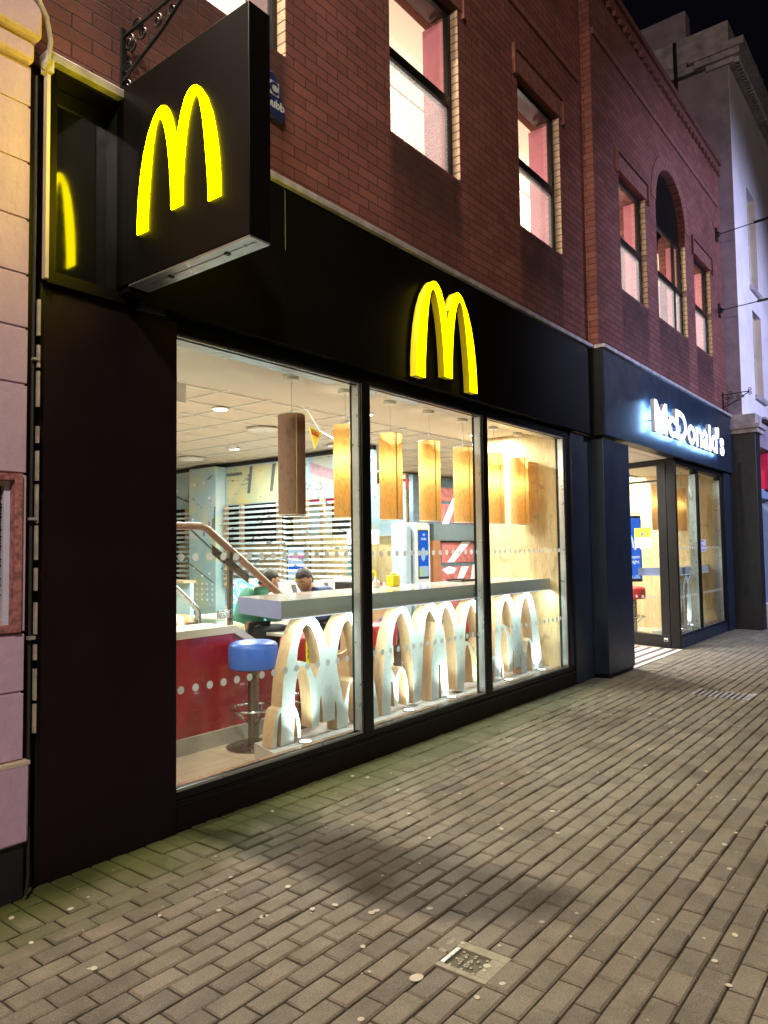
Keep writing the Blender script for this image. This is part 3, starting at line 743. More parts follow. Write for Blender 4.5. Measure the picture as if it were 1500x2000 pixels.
# red half wall with timber capping and stair slope
RW = obj('stair_half_wall', MB().box(1.61, 3.90, 1.24, 1.30, .13, .865)
    .add([(3.9,1.24,.13),(4.9,1.24,.13),(4.9,1.24,.22),(3.9,1.24,.83),(3.9,1.30,.13),(4.9,1.30,.13),(4.9,1.30,.22),(3.9,1.30,.83)],
         [(0,1,2,3),(7,6,5,4),(0,4,5,1),(1,5,6,2),(2,6,7,3),(3,7,4,0)]), 'red_panel', RB)
obj('capping', MB().box(1.61, 3.90, 1.225, 1.60, .866, .925)
    .add([(3.901,1.225,.862),(4.95,1.225,.235),(4.95,1.34,.235),(3.901,1.34,.862),(3.901,1.225,.925),(4.95,1.225,.30),(4.95,1.34,.30),(3.901,1.34,.925)],
         [(3,2,1,0),(4,5,6,7),(0,1,5,4),(1,2,6,5),(2,3,7,6),(3,0,4,7)]), 'cream_plaster', RW)
obj('skirting', MB().box(1.61, 4.95, 1.222, 1.2395, .0, .128), 'skirting', RW)
# balustrade
BL = thing('stair_balustrade', 'brown timber handrail on a steel post, sloping down past the blue stool', 'handrail', (3.9, 1.3, .93))
rl = MB().tube([(2.2,1.3,1.715),(3.62,1.3,1.72),(3.68,1.3,1.70),(4.56,1.3,1.07),(4.9,1.3,.83)], .030, 12)
obj('handrail', rl, 'handrail_wood', BL)
obj('post', MB().tube([(3.91,1.3,.926),(3.91,1.3,1.56)], .026, 12), 'bronze_steel', BL)
obj('clamp', MB().add([(3.70,1.262,1.50),(4.08,1.262,1.25),(4.08,1.262,1.33),(3.70,1.262,1.58),(3.70,1.274,1.50),(4.08,1.274,1.25),(4.08,1.274,1.33),(3.70,1.274,1.58)],
    [(0,1,2,3),(7,6,5,4),(0,4,5,1),(1,5,6,2),(2,6,7,3),(3,7,4,0)]), 'bronze_steel', BL, bevel=.003)
obj('clamp', B(3.78, 3.885, 1.27, 1.31, .985, 1.05), 'steel', BL, bevel=.003)
obj('glass_infill', MB().box(2.3, 3.86, 1.296, 1.304, .97, 1.62), 'glass_green', BL)
B2 = thing('rear_handrail', 'grey steel handrail bending down to the timber cap at the left', 'handrail', (4.36, 2.3, .76))
obj('rail', MB().tube([(3.3,2.3,1.52),(4.10,2.3,1.20),(4.30,2.3,1.03),(4.36,2.3,.97),(4.37,2.3,.72)], .028, 12), 'steel', B2)
obj('clamp', B(4.22, 4.33, 2.26, 2.30, .80, .87), 'bronze_steel', B2, bevel=.003)
obj('landing', MB().box(1.61, 4.4, 1.601, 3.0, 0, .72), 'skirting', RB)
# mural wall X = 8.2
MW = obj('mural_wall', MB().box(8.2, 8.28, 3.25, 10.5, 2.32, 2.98).box(8.2, 8.28, 7.35, 10.5, 0, .95)
         .box(8.2, 8.28, 3.25, 7.0, 0, .93), 'mural_pale', RB)
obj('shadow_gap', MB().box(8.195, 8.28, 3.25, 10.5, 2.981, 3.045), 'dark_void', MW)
obj('mural_column', MB().box(7.98, 8.19, 6.53, 7.25, .0, 2.985), 'mural_pale', MW)
def quadx(mb, X, pts, t=.004):  # pts (y,z) polygon on plane facing -x
    return mb.prism([(-y, z) for y, z in pts], (X, 0, 0), '-x', t)
cm = MB(); quadx(cm, 8.199, [(6.5,2.34),(4.95,2.34),(4.95,2.95),(6.5,2.95)]); obj('mural_cream_area', cm, 'mural_cream', MW)
ml = MB(); quadx(ml, 8.199, [(4.55,2.34),(3.26,2.34),(3.26,2.96),(4.55,2.96)]); obj('mural_sky_area', ml, 'mural_lilac', MW)
mm = MB(); quadx(mm, 8.194, [(4.5,2.72),(3.3,2.38),(3.3,2.52),(4.5,2.90)]); obj('mural_beam', mm, 'mural_mauve', MW)
dk = MB()
for y in (5.95, 5.40): quadx(dk, 8.194, [(y+.02,2.50),(y-.05,2.50),(y-.12,2.95),(y-.05,2.95)])
quadx(dk, 8.194, [(6.5,2.82),(6.1,2.82),(6.1,2.87),(6.5,2.87)]); 
for y in (5.2, 4.95, 4.75): quadx(dk, 8.1935, [(y,2.86),(y-.16,2.86),(y-.16,2.89),(y,2.89)]); quadx(dk, 8.1935, [(y,2.56),(y-.16,2.56),(y-.16,2.58),(y,2.58)])
for z, y0, y1 in ((2.02, 7.0, 6.75), ): pass
for y, z0, z1 in ((6.63,1.75,2.1),(6.73,1.85,2.05),(6.86,1.8,1.95),(6.58,1.9,2.3)): quadx(dk, 7.979, [(y,z0),(y-.03,z0),(y-.05,z1),(y-.02,z1)])
quadx(dk, 7.979, [(7.24,1.93),(6.54,1.50),(6.54,1.54),(7.24,1.97)]); quadx(dk, 7.979, [(7.24,1.32),(6.54,.98),(6.54,.99),(7.24,1.34)])
quadx(dk, 8.194, [(8.6,2.75),(7.4,2.38),(7.4,2.41),(8.6,2.79)])
obj('mural_strokes', dk, 'mural_grey', MW)
rv = MB()
for y, z in [(8.2,2.8),(7.9,2.65),(7.5,2.75),(8.4,2.5),(7.7,2.5),(8.0,2.86)]: rv.ball((8.2,y,z), .025, 8, (.5,1,1))
for y, z in [(7.1,2.7),(6.85,2.72),(6.7,2.45),(7.15,2.1),(7.12,1.25),(6.9,1.12),(7.15,1.0),(6.7,1.15)]: rv.ball((7.98,y,z), .022, 8, (.5,1,1))
for i in range(4):
    for j in range(4): rv.ball((7.98, 6.62+.14*i, .98-.09*j), .018, 8, (.5,1,1))
obj('rivets', rv, 'mural_white', MW)
# slatted screens
SL = thing('slatted_screen', 'open screen of white horizontal slats on pale timber posts below the mural', 'screen', (8.1, 5, 0))
ps = MB()
for y in (6.45, 6.05, 5.15, 4.55, 4.2, 3.6, 3.35): ps.box(8.11, 8.17, y-.035, y+.035, .93, 2.31)
obj('posts', ps, 'oak_edge', SL)
s1 = MB(); s2 = MB()
for k in range(16):
    z = 2.24-.085*k; s1.box(8.07, 8.105, 4.95, 6.44, z, z+.038)
    s2.box(8.02, 8.055, 3.36, 4.93, z-.02, z+.02)
obj('slats', s1, 'slat_white', SL); obj('slats', s2, 'slat_white', SL)
SL2 = thing('slatted_screen', 'narrower white slatted screen left of the riveted mural column', 'screen', (8.1, 7.8, 0))
s3 = MB()
for k in range(15): z = 2.20-.085*k; s3.box(8.07, 8.105, 7.27, 8.6, z, z+.04)
obj('slats', s3, 'slat_white', SL2); obj('posts', MB().box(8.11, 8.17, 7.45, 7.55, .95, 2.31).box(8.11, 8.17, 8.3, 8.4, .95, 2.31), 'oak_edge', SL2)
# kitchen side behind the screen
kb = MB().box(9.4, 9.45, 3.4, 5.2, 1.0, 1.75).box(9.4, 9.45, 6.1, 9.5, 1.0, 1.7).box(9.4, 9.45, 5.2, 6.1, .9, 2.6)
obj('servery_timber', kb, 'oak_panel', RB)
obj('servery_back', MB().box(9.46, 9.5, 4.6, 10, .0, 3.0), 'dark_void', RB)
obj('servery_pale_panel', MB().box(9.38, 9.395, 5.2, 5.9, 1.8, 2.3).box(9.38, 9.395, 7.0, 8, .9, 1.5).box(9.3, 9.32, 3.5, 4.2, 1.75, 2.6), 'mural_pale', RB)
MBd = thing('menu_screen', 'lit menu screen with pink and blue offers seen through the slats', 'screen', (8.6, 5.15, 1))
obj('casing', B(8.60, 8.66, 4.95, 5.45, .95, 1.62), 'black_plastic', MBd); obj('display', B(8.592, 8.599, 4.98, 5.42, .98, 1.59), 'screen_light', MBd)
obj('offer', B(8.587, 8.591, 5.02, 5.38, 1.36, 1.47), 'screen_pink', MBd); obj('offer', B(8.587, 8.591, 5.02, 5.40, 1.18, 1.28), 'screen_blue', MBd); obj('offer', B(8.587, 8.591, 5.1, 5.3, 1.0, 1.08), 'screen_lime', MBd)
PS = thing('poster_screen', 'tall cyan lit poster screen reading two good behind the slats', 'screen', (8.4, 3.75, 1))
obj('casing', B(8.40, 8.46, 3.60, 3.93, .95, 1.75), 'black_plastic', PS); obj('display', B(8.392, 8.399, 3.66, 3.92, .97, 1.60), 'screen_sky', PS)
obj('display_top', B(8.392, 8.399, 3.62, 3.91, 1.61, 1.72), 'screen_blue', PS)
me = text_mesh('TWO', .10, .003, .004); flat_obj('lettering', place_mesh(me, '-x', (8.389, 3.79, 1.49)), 'screen_white', PS)
me = text_mesh('GOOD', .085, .003, .004); flat_obj('lettering', place_mesh(me, '-x', (8.389, 3.79, 1.41)), 'screen_white', PS)
obj('burger_picture', MB().disc((8.391, 3.78, 1.32), .06, '-x', 16, .003), 'screen_pink', PS)
mg = thing('menu_board', 'green and white lit menu boards high above the servery', 'sign', (9.3, 4.6, 2.3))
obj('board', B(9.34, 9.38, 4.15, 4.75, 2.18, 2.30), 'menu_green', mg); obj('board', B(9.34, 9.38, 4.9, 5.6, 2.35, 2.5), 'sign_red_lit', mg)
# booth seating backs with graffiti print
BO = thing('booth_back', 'low white booth back printed with dark letters behind the man in navy', 'seating', (6.5, 2.6, 0))
obj('panel', B(5.55, 7.0, 2.55, 2.62, .0, 1.17), 'mural_white', BO); obj('end_post', B(7.0, 7.09, 2.54, 2.63, 0, 1.18), 'oak_edge', BO)
gs = MB()
for k in range(5): gs.prism([(5.65+.27*k, .90), (5.71+.27*k, .90), (5.63+.27*k, 1.14), (5.56+.27*k, 1.14)], (0, 2.549, 0), '-y', .003)
obj('printed_letters', gs, 'mural_grey', BO)
BC = thing('booth_back', 'low booth back printed cyan and white behind the man in green', 'seating', (5.0, 3.1, 0))
obj('panel', B(5.40, 6.1, 3.06, 3.12, 0, 1.20), 'mural_cyan', BC)
BG = thing('booth_back', 'pale riveted booth back with thin graffiti writing at the far left', 'seating', (6.2, 6, 0))
obj('panel', B(6.0, 6.06, 4.6, 6.8, 0, 1.12), 'mural_pale', BG); obj('ledge', B(5.9, 6.1, 4.6, 6.8, 1.121, 1.15), 'oak_edge', BG)
me = text_mesh('SHOFR', .26, .002, -.002); flat_obj('graffiti', place_mesh(me, '-x', (5.996, 5.85, .92)), 'mural_grey', BG)
# brick mural + grey band beyond the kiosks
BM = obj('brick_mural', B(11.6, 16.5, 5.0, 5.1, 0, 3.0), 'mural_mortar', RB)
bb = MB(); x = 12.5
for k, (z0, z1) in enumerate([(.25,.72),(.80,1.16),(1.24,1.66),(2.07,2.46),(2.52,2.80)]):
    x = 12.55 - (.5 if k % 2 else 0)
    while x < 16.4: bb.box(max(x, 12.5), x+1.25, 4.985, 4.999, z0, z1); x += 1.31
obj('mural_bricks', bb, 'mural_red', BM)
gp = MB()
for pts in ([(12.75,1.25),(13.0,1.25),(13.7,1.68),(13.35,1.68)], [(12.55,1.10),(12.8,1.17),(13.1,1.12),(13.0,1.02),(12.75,1.0)], [(12.9,.60),(13.1,.60),(13.6,1.15),(13.3,1.15)],
            [(13.55,.55),(13.75,.55),(14.0,1.18),(13.75,1.18)], [(12.55,2.02),(12.8,2.02),(13.2,2.60),(13.0,2.60)], [(13.0,2.5),(13.2,2.45),(13.5,2.75),(13.3,2.8)], [(14.1,.6),(14.3,.6),(14.9,1.6),(14.6,1.6)]):
    gp.prism(pts, (0, 4.984, 0), '-y', .003)
obj('mural_graffiti', gp, 'mural_white', BM)
obj('grey_band', B(12.15, 16.5, 4.90, 4.98, 1.70, 2.04), 'band_grey', RB)
obj('copper_strip', B(12.05, 12.32, 4.86, 4.99, 0, 1.699), 'copper', RB)
obj('timber_column', B(11.55, 12.0, 5.15, 5.6, 0, 3.04), 'oak_panel', RB)
obj('steel_columns', MB().tube([(12.35,5.4,0),(12.35,5.4,3.04)], .07, 14).tube([(12.62,5.5,0),(12.62,5.5,3.04)], .06, 14), 'steel', RB)
obj('far_brick_print', MB().box(10.4, 11.5, 5.5, 5.56, 0, 2.4), 'mural_red', RB)
fp = MB()
for k in range(3): fp.box(10.62+.3*k, 10.70+.3*k, 5.48, 5.499, .2, 2.2)
fp.prism([(10.5,2.2),(10.62,2.25),(11.1,1.5),(11.0,1.42)], (0,5.478,0), '-y', .004)
obj('far_print_lines', fp, 'mural_white', RB); obj('green_board', B(10.3, 11.4, 5.4, 5.45, 2.42, 2.62), 'menu_green', RB)
obj('white_box_sign', B(7.55, 8.0, 3.0, 3.2, 1.60, 1.80), 'white_plastic', RB)
# kiosks
def kiosk(name, x, y, label):
    k = thing(name, label, 'kiosk', (x, y, 0), 'self-order kiosks')
    def rr(x0, x1, z0, z1, r, n=6):
        pts = []
        for cx, cz, a0 in ((x1-r, z1-r, 0), (x0+r, z1-r, 90), (x0+r, z0+r, 180), (x1-r, z0+r, 270)):
            for i in range(n+1):
                a = R(a0+90*i/n); pts.append((cx+r*math.cos(a), cz+r*math.sin(a)))
        return pts
    bd = MB().prism(rr(x, x+.36, 0.02, 1.91, .07), (0, y+.28, 0), '-y', .27)
    obj('cabinet', bd, 'grey_cabinet', k); obj('front_panel', MB().prism(rr(x+.005, x+.355, .03, 1.90, .065), (0, y+.0095, 0), '-y', .02), 'kiosk_pale', k)
    sc = obj('screen_surround', B(x+.06, x+.31, y-.016, y-.011, 1.10, 1.80), 'black_plastic', k)
    obj('display', B(x+.075, x+.297, y-.02, y-.0165, 1.28, 1.78), 'screen_blue', sc); obj('display_foot', B(x+.075, x+.297, y-.02, y-.0165, 1.13, 1.28), 'screen_light', sc)
    obj('offer', MB().disc((x+.17, y-.0205, 1.45), .055, '-y', 14, .002, .10).disc((x+.19, y-.0205, 1.73), .03, '-y', 12, .002, .02), 'screen_light', sc)
    obj('offer', B(x+.10, x+.155, y-.0235, y-.0206, 1.14, 1.245), 'screen_lime', sc)
    me = text_mesh('Order', .05, .002, .001); flat_obj('lettering', place_mesh(me, '-y', (x+.185, y-.022, 1.655)), 'screen_white', sc)
    obj('card_reader', B(x+.18, x+.25, y-.04, y-.0115, .95, 1.02), 'black_plastic', k); obj('scanner', B(x+.08, x+.13, y-.02, y-.0115, .95, 1.02), 'band_grey', k)
    return k
kiosk('order_kiosk', 8.44, 2.70, 'grey self-order kiosk whose blue touchscreen faces the street')
k2 = thing('order_kiosk', 'plain grey back of a second kiosk, directly left of the blue screened one', 'kiosk', (8.28, 3.0, 0), 'self-order kiosks')
obj('cabinet', B(8.22, 8.40, 2.72, 2.98, .02, 1.90), 'grey_cabinet', k2, bevel=.05)

# ------------------------------------------------------------ window counters with arch-shaped legs
PA_OUT=[(3.41,.204),(3.414,.294),(3.425,.361),(3.439,.413),(3.46,.449),(3.484,.459),(3.491,.46),(3.499,.548),(3.51,.647),(3.536,.734),(3.565,.832),(3.599,.916),(3.636,.979),(3.68,1.028),(3.726,1.046),(3.771,1.047),(3.817,1.035),(3.856,1.002),(3.894,.945),(3.925,.888),(3.949,.832),(3.964,.797),(3.989,.843),(4.023,.917),(4.065,.979),(4.112,1.025),(4.16,1.046),(4.211,1.047),(4.258,1.034),(4.3,1.006),(4.362,.923),(4.41,.817),(4.438,.705),(4.471,.568),(4.498,.443),(4.525,.317),(4.541,.204),(4.395,.204),(4.388,.365),(4.375,.463),(4.35,.52),(4.33,.46),(4.318,.36),(4.31,.26),(4.285,.257),(4.282,.365),(4.271,.463),(4.254,.51),(4.224,.534),(4.202,.512),(4.183,.437),(4.173,.328),(4.167,.204),(4.049,.204),(4.047,.35),(4.038,.409),(4.028,.408),(4.022,.284),(3.901,.28),(3.891,.431),(3.884,.478),(3.876,.479),(3.868,.435),(3.862,.33),(3.858,.267),(3.784,.268),(3.782,.397),(3.772,.504),(3.758,.584),(3.743,.644),(3.721,.694),(3.699,.715),(3.669,.711),(3.647,.668),(3.628,.604),(3.616,.529),(3.612,.455),(3.637,.413),(3.658,.352),(3.669,.289),(3.671,.226),(3.642,.227),(3.639,.294),(3.629,.363),(3.619,.398),(3.611,.392),(3.607,.326),(3.602,.204),(3.479,.204),(3.488,.349),(3.484,.425),(3.477,.426),(3.463,.394),(3.448,.307),(3.441,.204)]
# keep the right-hand small arch simple: one opening only
i0 = PA_OUT.index((4.395,.204)); i1 = PA_OUT.index((4.285,.257))
PA_OUT = PA_OUT[:i0] + [(4.300,.204)] + [(4.290,.257)] + PA_OUT[i1+1:]
PA_H1=[(3.733,1.0),(3.778,.977),(3.808,.932),(3.838,.87),(3.861,.788),(3.875,.7),(3.851,.65),(3.823,.601),(3.797,.642),(3.767,.699),(3.729,.732),(3.685,.747),(3.637,.736),(3.649,.833),(3.672,.908),(3.698,.969)]
PA_H2=[(4.184,.997),(4.218,.96),(4.244,.907),(4.269,.819),(4.289,.732),(4.305,.616),(4.316,.484),(4.285,.523),(4.255,.55),(4.224,.557),(4.189,.531),(4.167,.479),(4.149,.415),(4.123,.378),(4.103,.461),(4.083,.536),(4.06,.622),(4.049,.7),(4.058,.765),(4.08,.85),(4.106,.925),(4.141,.978)]
PB_OUT=[(4.579,.204),(4.593,.433),(4.612,.608),(4.634,.724),(4.671,.84),(4.718,.932),(4.77,1.001),(4.822,1.04),(4.873,1.042),(4.925,1.02),(4.966,.967),(5.007,.895),(5.059,.802),(5.105,.874),(5.163,.958),(5.221,1.018),(5.279,1.047),(5.331,1.037),(5.371,1.001),(5.397,.97),(5.443,1.01),(5.492,1.04),(5.553,1.046),(5.602,1.026),(5.65,.968),(5.698,.89),(5.744,.804),(5.788,.869),(5.843,.948),(5.912,1.013),(5.98,1.033),(6.035,1.019),(6.088,.973),(6.147,.876),(6.183,.692),(6.209,.473),(6.228,.204),(6.121,.238),(6.115,.413),(6.098,.522),(6.073,.603),(6.036,.53),(6.025,.425),(6.018,.246),(5.957,.259),(5.949,.393),(5.933,.507),(5.909,.579),(5.884,.62),(5.857,.62),(5.836,.574),(5.825,.451),(5.803,.204),(5.681,.236),(5.683,.469),(5.669,.606),(5.655,.73),(5.633,.834),(5.604,.911),(5.563,.968),(5.515,1.002),(5.484,.98),(5.458,.936),(5.444,.87),(5.46,.816),(5.488,.727),(5.513,.591),(5.526,.423),(5.538,.204),(5.423,.204),(5.414,.497),(5.39,.5),(5.378,.204),(5.265,.204),(5.278,.457),(5.294,.584),(5.315,.712),(5.341,.8),(5.355,.878),(5.322,.926),(5.288,.968),(5.252,.99),(5.225,.96),(5.195,.898),(5.169,.791),(5.154,.665),(5.138,.476),(5.12,.239),(5.005,.227),(5.001,.464),(4.988,.59),(4.97,.717),(4.952,.825),(4.922,.908),(4.882,.974),(4.846,1.001),(4.799,.968),(4.768,.921),(4.74,.833),(4.723,.714),(4.715,.594),(4.709,.559),(4.738,.513),(4.762,.473),(4.788,.518),(4.815,.551),(4.856,.555),(4.896,.515),(4.921,.444),(4.939,.349),(4.947,.231),(4.91,.231),(4.903,.355),(4.889,.449),(4.865,.501),(4.839,.517),(4.818,.502),(4.801,.431),(4.799,.341),(4.79,.246),(4.739,.248),(4.734,.351),(4.721,.449),(4.698,.453),(4.699,.357),(4.693,.204)]
PB_H1=[(5.945,.997),(5.991,.965),(6.043,.876),(6.066,.761),(6.083,.666),(6.032,.608),(5.985,.535),(5.937,.604),(5.885,.652),(5.832,.657),(5.842,.753),(5.866,.862),(5.903,.95)]
def arch_panel(parent, loops, dx, y, label):
    me = curve_mesh([[(x+dx, z) for x, z in lp] for lp in loops], .105)
    me = place_mesh(me, '-y', (0, y+.0525, 0))
    o = flat_obj('arch_leg_panel', me, 'leg_white', parent, ['oak_edge'], (0,-1,0)); o['label'] = label; return o
CT = thing('window_counter', 'long pale counter carried on cut-out white arches, behind the main window', 'counter', (5.5, .5, 0))
def ctop(x0, x1, xb, y0, y1, par):
    t = obj('counter_top', MB().add([(x0,y0,1.052),(x1,y0,1.052),(x1,y1,1.052),(xb,y1,1.052),(x0,y0,1.175),(x1,y0,1.175),(x1,y1,1.175),(xb,y1,1.175)],
        [(3,2,1,0),(0,1,5,4),(1,2,6,5),(2,3,7,6)]), 'counter_laminate', par)
    obj('end_face', MB().add([(x0-.001,y0,1.052),(xb-.001,y1,1.052),(xb-.001,y1,1.175),(x0-.001,y0,1.175)], [(0,1,2,3)]), 'counter_end', t)
    obj('surface', MB().add([(x0,y0,1.1755),(x1,y0,1.1755),(x1,y1,1.1755),(xb,y1,1.1755)], [(0,1,2,3)]), 'counter_gloss', t)
    obj('underside_edge', MB().box(x0+.002, x1, y0-.003, y0+.0, 1.046, 1.0525), 'screen_white', t); return t
ctop(3.475, 7.597, 3.68, .25, .93, CT)
LED = obj('led_strip', MB().box(3.50, 7.58, .2515, .262, 1.0475, 1.0515), 'screen_white', CT)
for xx in (4.2, 5.55, 6.9): light('led_light', 'AREA', (xx, .225, 1.04), 14, (.88,1,.99), CT, 1.34, (0,.35,-1), shape='RECTANGLE', size_y=.02)
arch_panel(CT, [PA_OUT, PA_H1, PA_H2], 0, .27, 'double arch panel nearest the blue stool')
arch_panel(CT, [PB_OUT, PB_H1], 0, .27, 'triple arch panel in the middle pane')
arch_panel(CT, [PA_OUT, PA_H1, PA_H2], 2.88, .27, 'double arch panel beside the timber wall')
obj('plinth', MB().add([(3.345,.191,.004),(7.597,.191,.004),(7.597,.50,.004),(3.45,.50,.004),(3.345,.191,.20),(7.597,.191,.20),(7.597,.50,.20),(3.45,.50,.20)],
    [(3,2,1,0),(4,5,6,7),(0,1,5,4),(1,2,6,5),(2,3,7,6),(3,0,4,7)]), 'plinth_grey', CT, bevel=.002)
C2 = thing('window_counter', 'shorter counter on white arches behind the window right of the entrance', 'counter', (12.9, .4, 0))
ctop(11.75, 13.898, 11.8, .16, .70, C2)
arch_panel(C2, [PB_OUT, PB_H1], 7.35, .20, 'triple arch panel right of the entrance')
obj('plinth', B(11.6, 13.89, .101, .45, .004, .20), 'plinth_grey', C2)
# floor uplights along the sill
ul = thing('floor_uplight', 'round lit floor light at the foot of the arches by the blue stool', 'floor light', (3.66, .215, .20), 'uplights below the arches')
obj('bezel', MB().lathe([(.052,.0),(.052,.008),(.044,.011),(.038,.008)], (3.66,.215,.2005), 24), 'steel', ul)
obj('lens', MB().disc((3.66,.215,.2092), .037, 'z', 20, .002), 'uplight_disc', ul)
light('uplight', 'SPOT', (3.66,.200,.222), 24.0, (.86,1,.95), ul, .03, (0.0,.10,1), 120, 1.0)
for x, lb in ((4.30, 'round lit floor light just left of the first window mullion'), (4.86, 'round lit floor light below the red stool in the middle pane'),
              (5.50, 'round lit floor light in the centre of the middle pane'), (6.05, 'yellowish round floor light just left of the second mullion'),
              (6.55, 'round lit floor light at the left of the last pane'), (7.28, 'round lit floor light nearest the timber wall'),
              ):
    d = dup(ul, (x, .215, .20), lb, 'uplights below the arches')
    if 'yellowish' in lb:
        for ch in d.children:
            if ch.type == 'LIGHT': ch.data = ch.data.copy(); ch.data.color = (1, .75, .25)
for x, lb in ((12.05, 'round lit floor light beside the entrance corner post'), (12.75, 'round lit floor light below the triple arches right of the entrance')):
    dup(ul, (x, .15, .20), lb, 'uplights below the arches')
# things on the counter
yb = thing('napkin_box', 'small yellow box standing on the back of the long counter', 'box', (5.42, .78, 1.176))
obj('body', B(5.36, 5.47, .74, .82, 1.177, 1.28), 'yellow_plastic', yb, bevel=.008); obj('lid', B(5.385, 5.445, .76, .80, 1.2805, 1.30), 'yellow_plastic', yb, bevel=.006)
sb = thing('spray_bottle', 'white spray bottle with yellow trigger on the counter', 'bottle', (5.16, .78, 1.176))
obj('body', MB().lathe([(.035,0),(.035,.05),(.018,.07),(.013,.10)], (5.16,.78,1.177), 16), 'white_plastic', sb)
obj('trigger', MB().tube([(5.16,.78,1.277),(5.155,.78,1.315),(5.11,.78,1.33)], [.013,.014,.012], 8), 'yellow_plastic', sb)
bk = thing('tray', 'thin black tray at the back of the counter beside the second mullion', 'tray', (6.62, .75, 1.176))
obj('base', B(6.45, 6.78, .68, .85, 1.177, 1.186), 'black_plastic', bk, bevel=.003); obj('rim', MB().box(6.44, 6.79, .67, .679, 1.18, 1.198).box(6.44, 6.79, .851, .86, 1.18, 1.198), 'black_plastic', bk)
cb = thing('card_machine', 'low black till box behind the yellow box', 'till', (5.9, 1.6, 1.0))
obj('stand', B(5.6, 6.5, 1.7, 2.1, 0, 1.0), 'table_wood', cb); obj('box', B(5.95, 6.35, 1.72, 2.0, 1.001, 1.18), 'black_plastic', cb, bevel=.01)
mo = thing('monitor', 'white framed monitor just left of the first mullion', 'monitor', (6.05, 1.8, 1.0))
obj('frame', B(5.88, 6.03, 1.60, 1.64, 1.10, 1.33), 'white_plastic', mo, bevel=.02); obj('display', B(5.90, 6.01, 1.592, 1.599, 1.13, 1.28), 'black_plastic', mo)
obj('foot', MB().tube([(5.955,1.66,1.0),(5.955,1.66,1.12)], .02, 8), 'white_plastic', mo)
# ------------------------------------------------------------ stools
ST = thing('bar_stool', 'bar stool with a thick round blue seat left of the arches', 'stool', (3.89, 1.0, 0), 'bar stools at the window counter')
def stool_parts(t, c, vin):
    x, y = c
    obj('seat', MB().lathe([(.165,.0),(.187,.012),(.193,.05),(.193,.165),(.187,.188),(.17,.203),(.14,.212),(.06,.219),(.001,.22)], (x,y,.605), 40), vin, t, smooth=50)
    obj('stem', MB().tube([(x,y,.02),(x,y,.604)], .042, 18), 'bronze_steel', t)
    fr = MB(); fr.tube([(x+.17*math.cos(2*math.pi*k/28), y+.17*math.sin(2*math.pi*k/28), .30) for k in range(29)], .012, 8, False)
    for a in (.4, 2.5, 4.6): fr.tube([(x+.165*math.cos(a), y+.165*math.sin(a), .30), (x+.045*math.cos(a), y+.045*math.sin(a), .19)], .009, 6)
    obj('footrest', fr, 'steel', t)
    obj('base', MB().lathe([(.21,0),(.21,.008),(.19,.018),(.05,.03)], (x,y,.004), 32), 'bronze_steel', t)
stool_parts(ST, (3.89, 1.0), 'blue_vinyl')
def stool_at(x, y, mat, lb, g='bar stools at the window counter'):
    d = dup(ST, (x, y, 0), lb, g)
    for ch in d.children:
        if ch.name.startswith('seat'): ch.data = ch.data.copy(); ch.data.materials[0] = MATS[mat]
    return d
stool_at(4.40, .96, 'red_vinyl', 'red bar stool with yellow tape, seen through the first arches')
stool_at(5.50, 1.05, 'red_vinyl', 'red bar stool behind the left arch of the middle pane')
stool_at(6.15, 1.3, 'purple_vinyl', 'dark purple bar stool behind the centre arches of the middle pane')
stool_at(7.02, .98, 'red_vinyl', 'red bar stool behind the rightmost arch of the middle pane')
stool_at(12.2, 1.3, 'purple_vinyl', 'dark purple bar stool seen through the lobby glass', 'bar stools beside the entrance')
stool_at(12.85, 1.15, 'red_vinyl', 'bright red bar stool seen through the lobby glass', 'bar stools beside the entrance')
TX = 4.238
tp = thing('warning_tape', 'yellow tape with black writing hanging on the red stool', 'tape', (TX, .74, .4))
obj('tape_strip', B(TX-.033, TX+.033, .735, .738, .56, .83), 'yellow_plastic', tp)
me = text_mesh('USE - DO NOT', .052, .001, .0015); me.transform(Matrix.Rotation(R(90), 4, 'Z')); flat_obj('lettering', place_mesh(me, '-y', (TX+.02, .7335, .70)), 'black_plastic', tp)
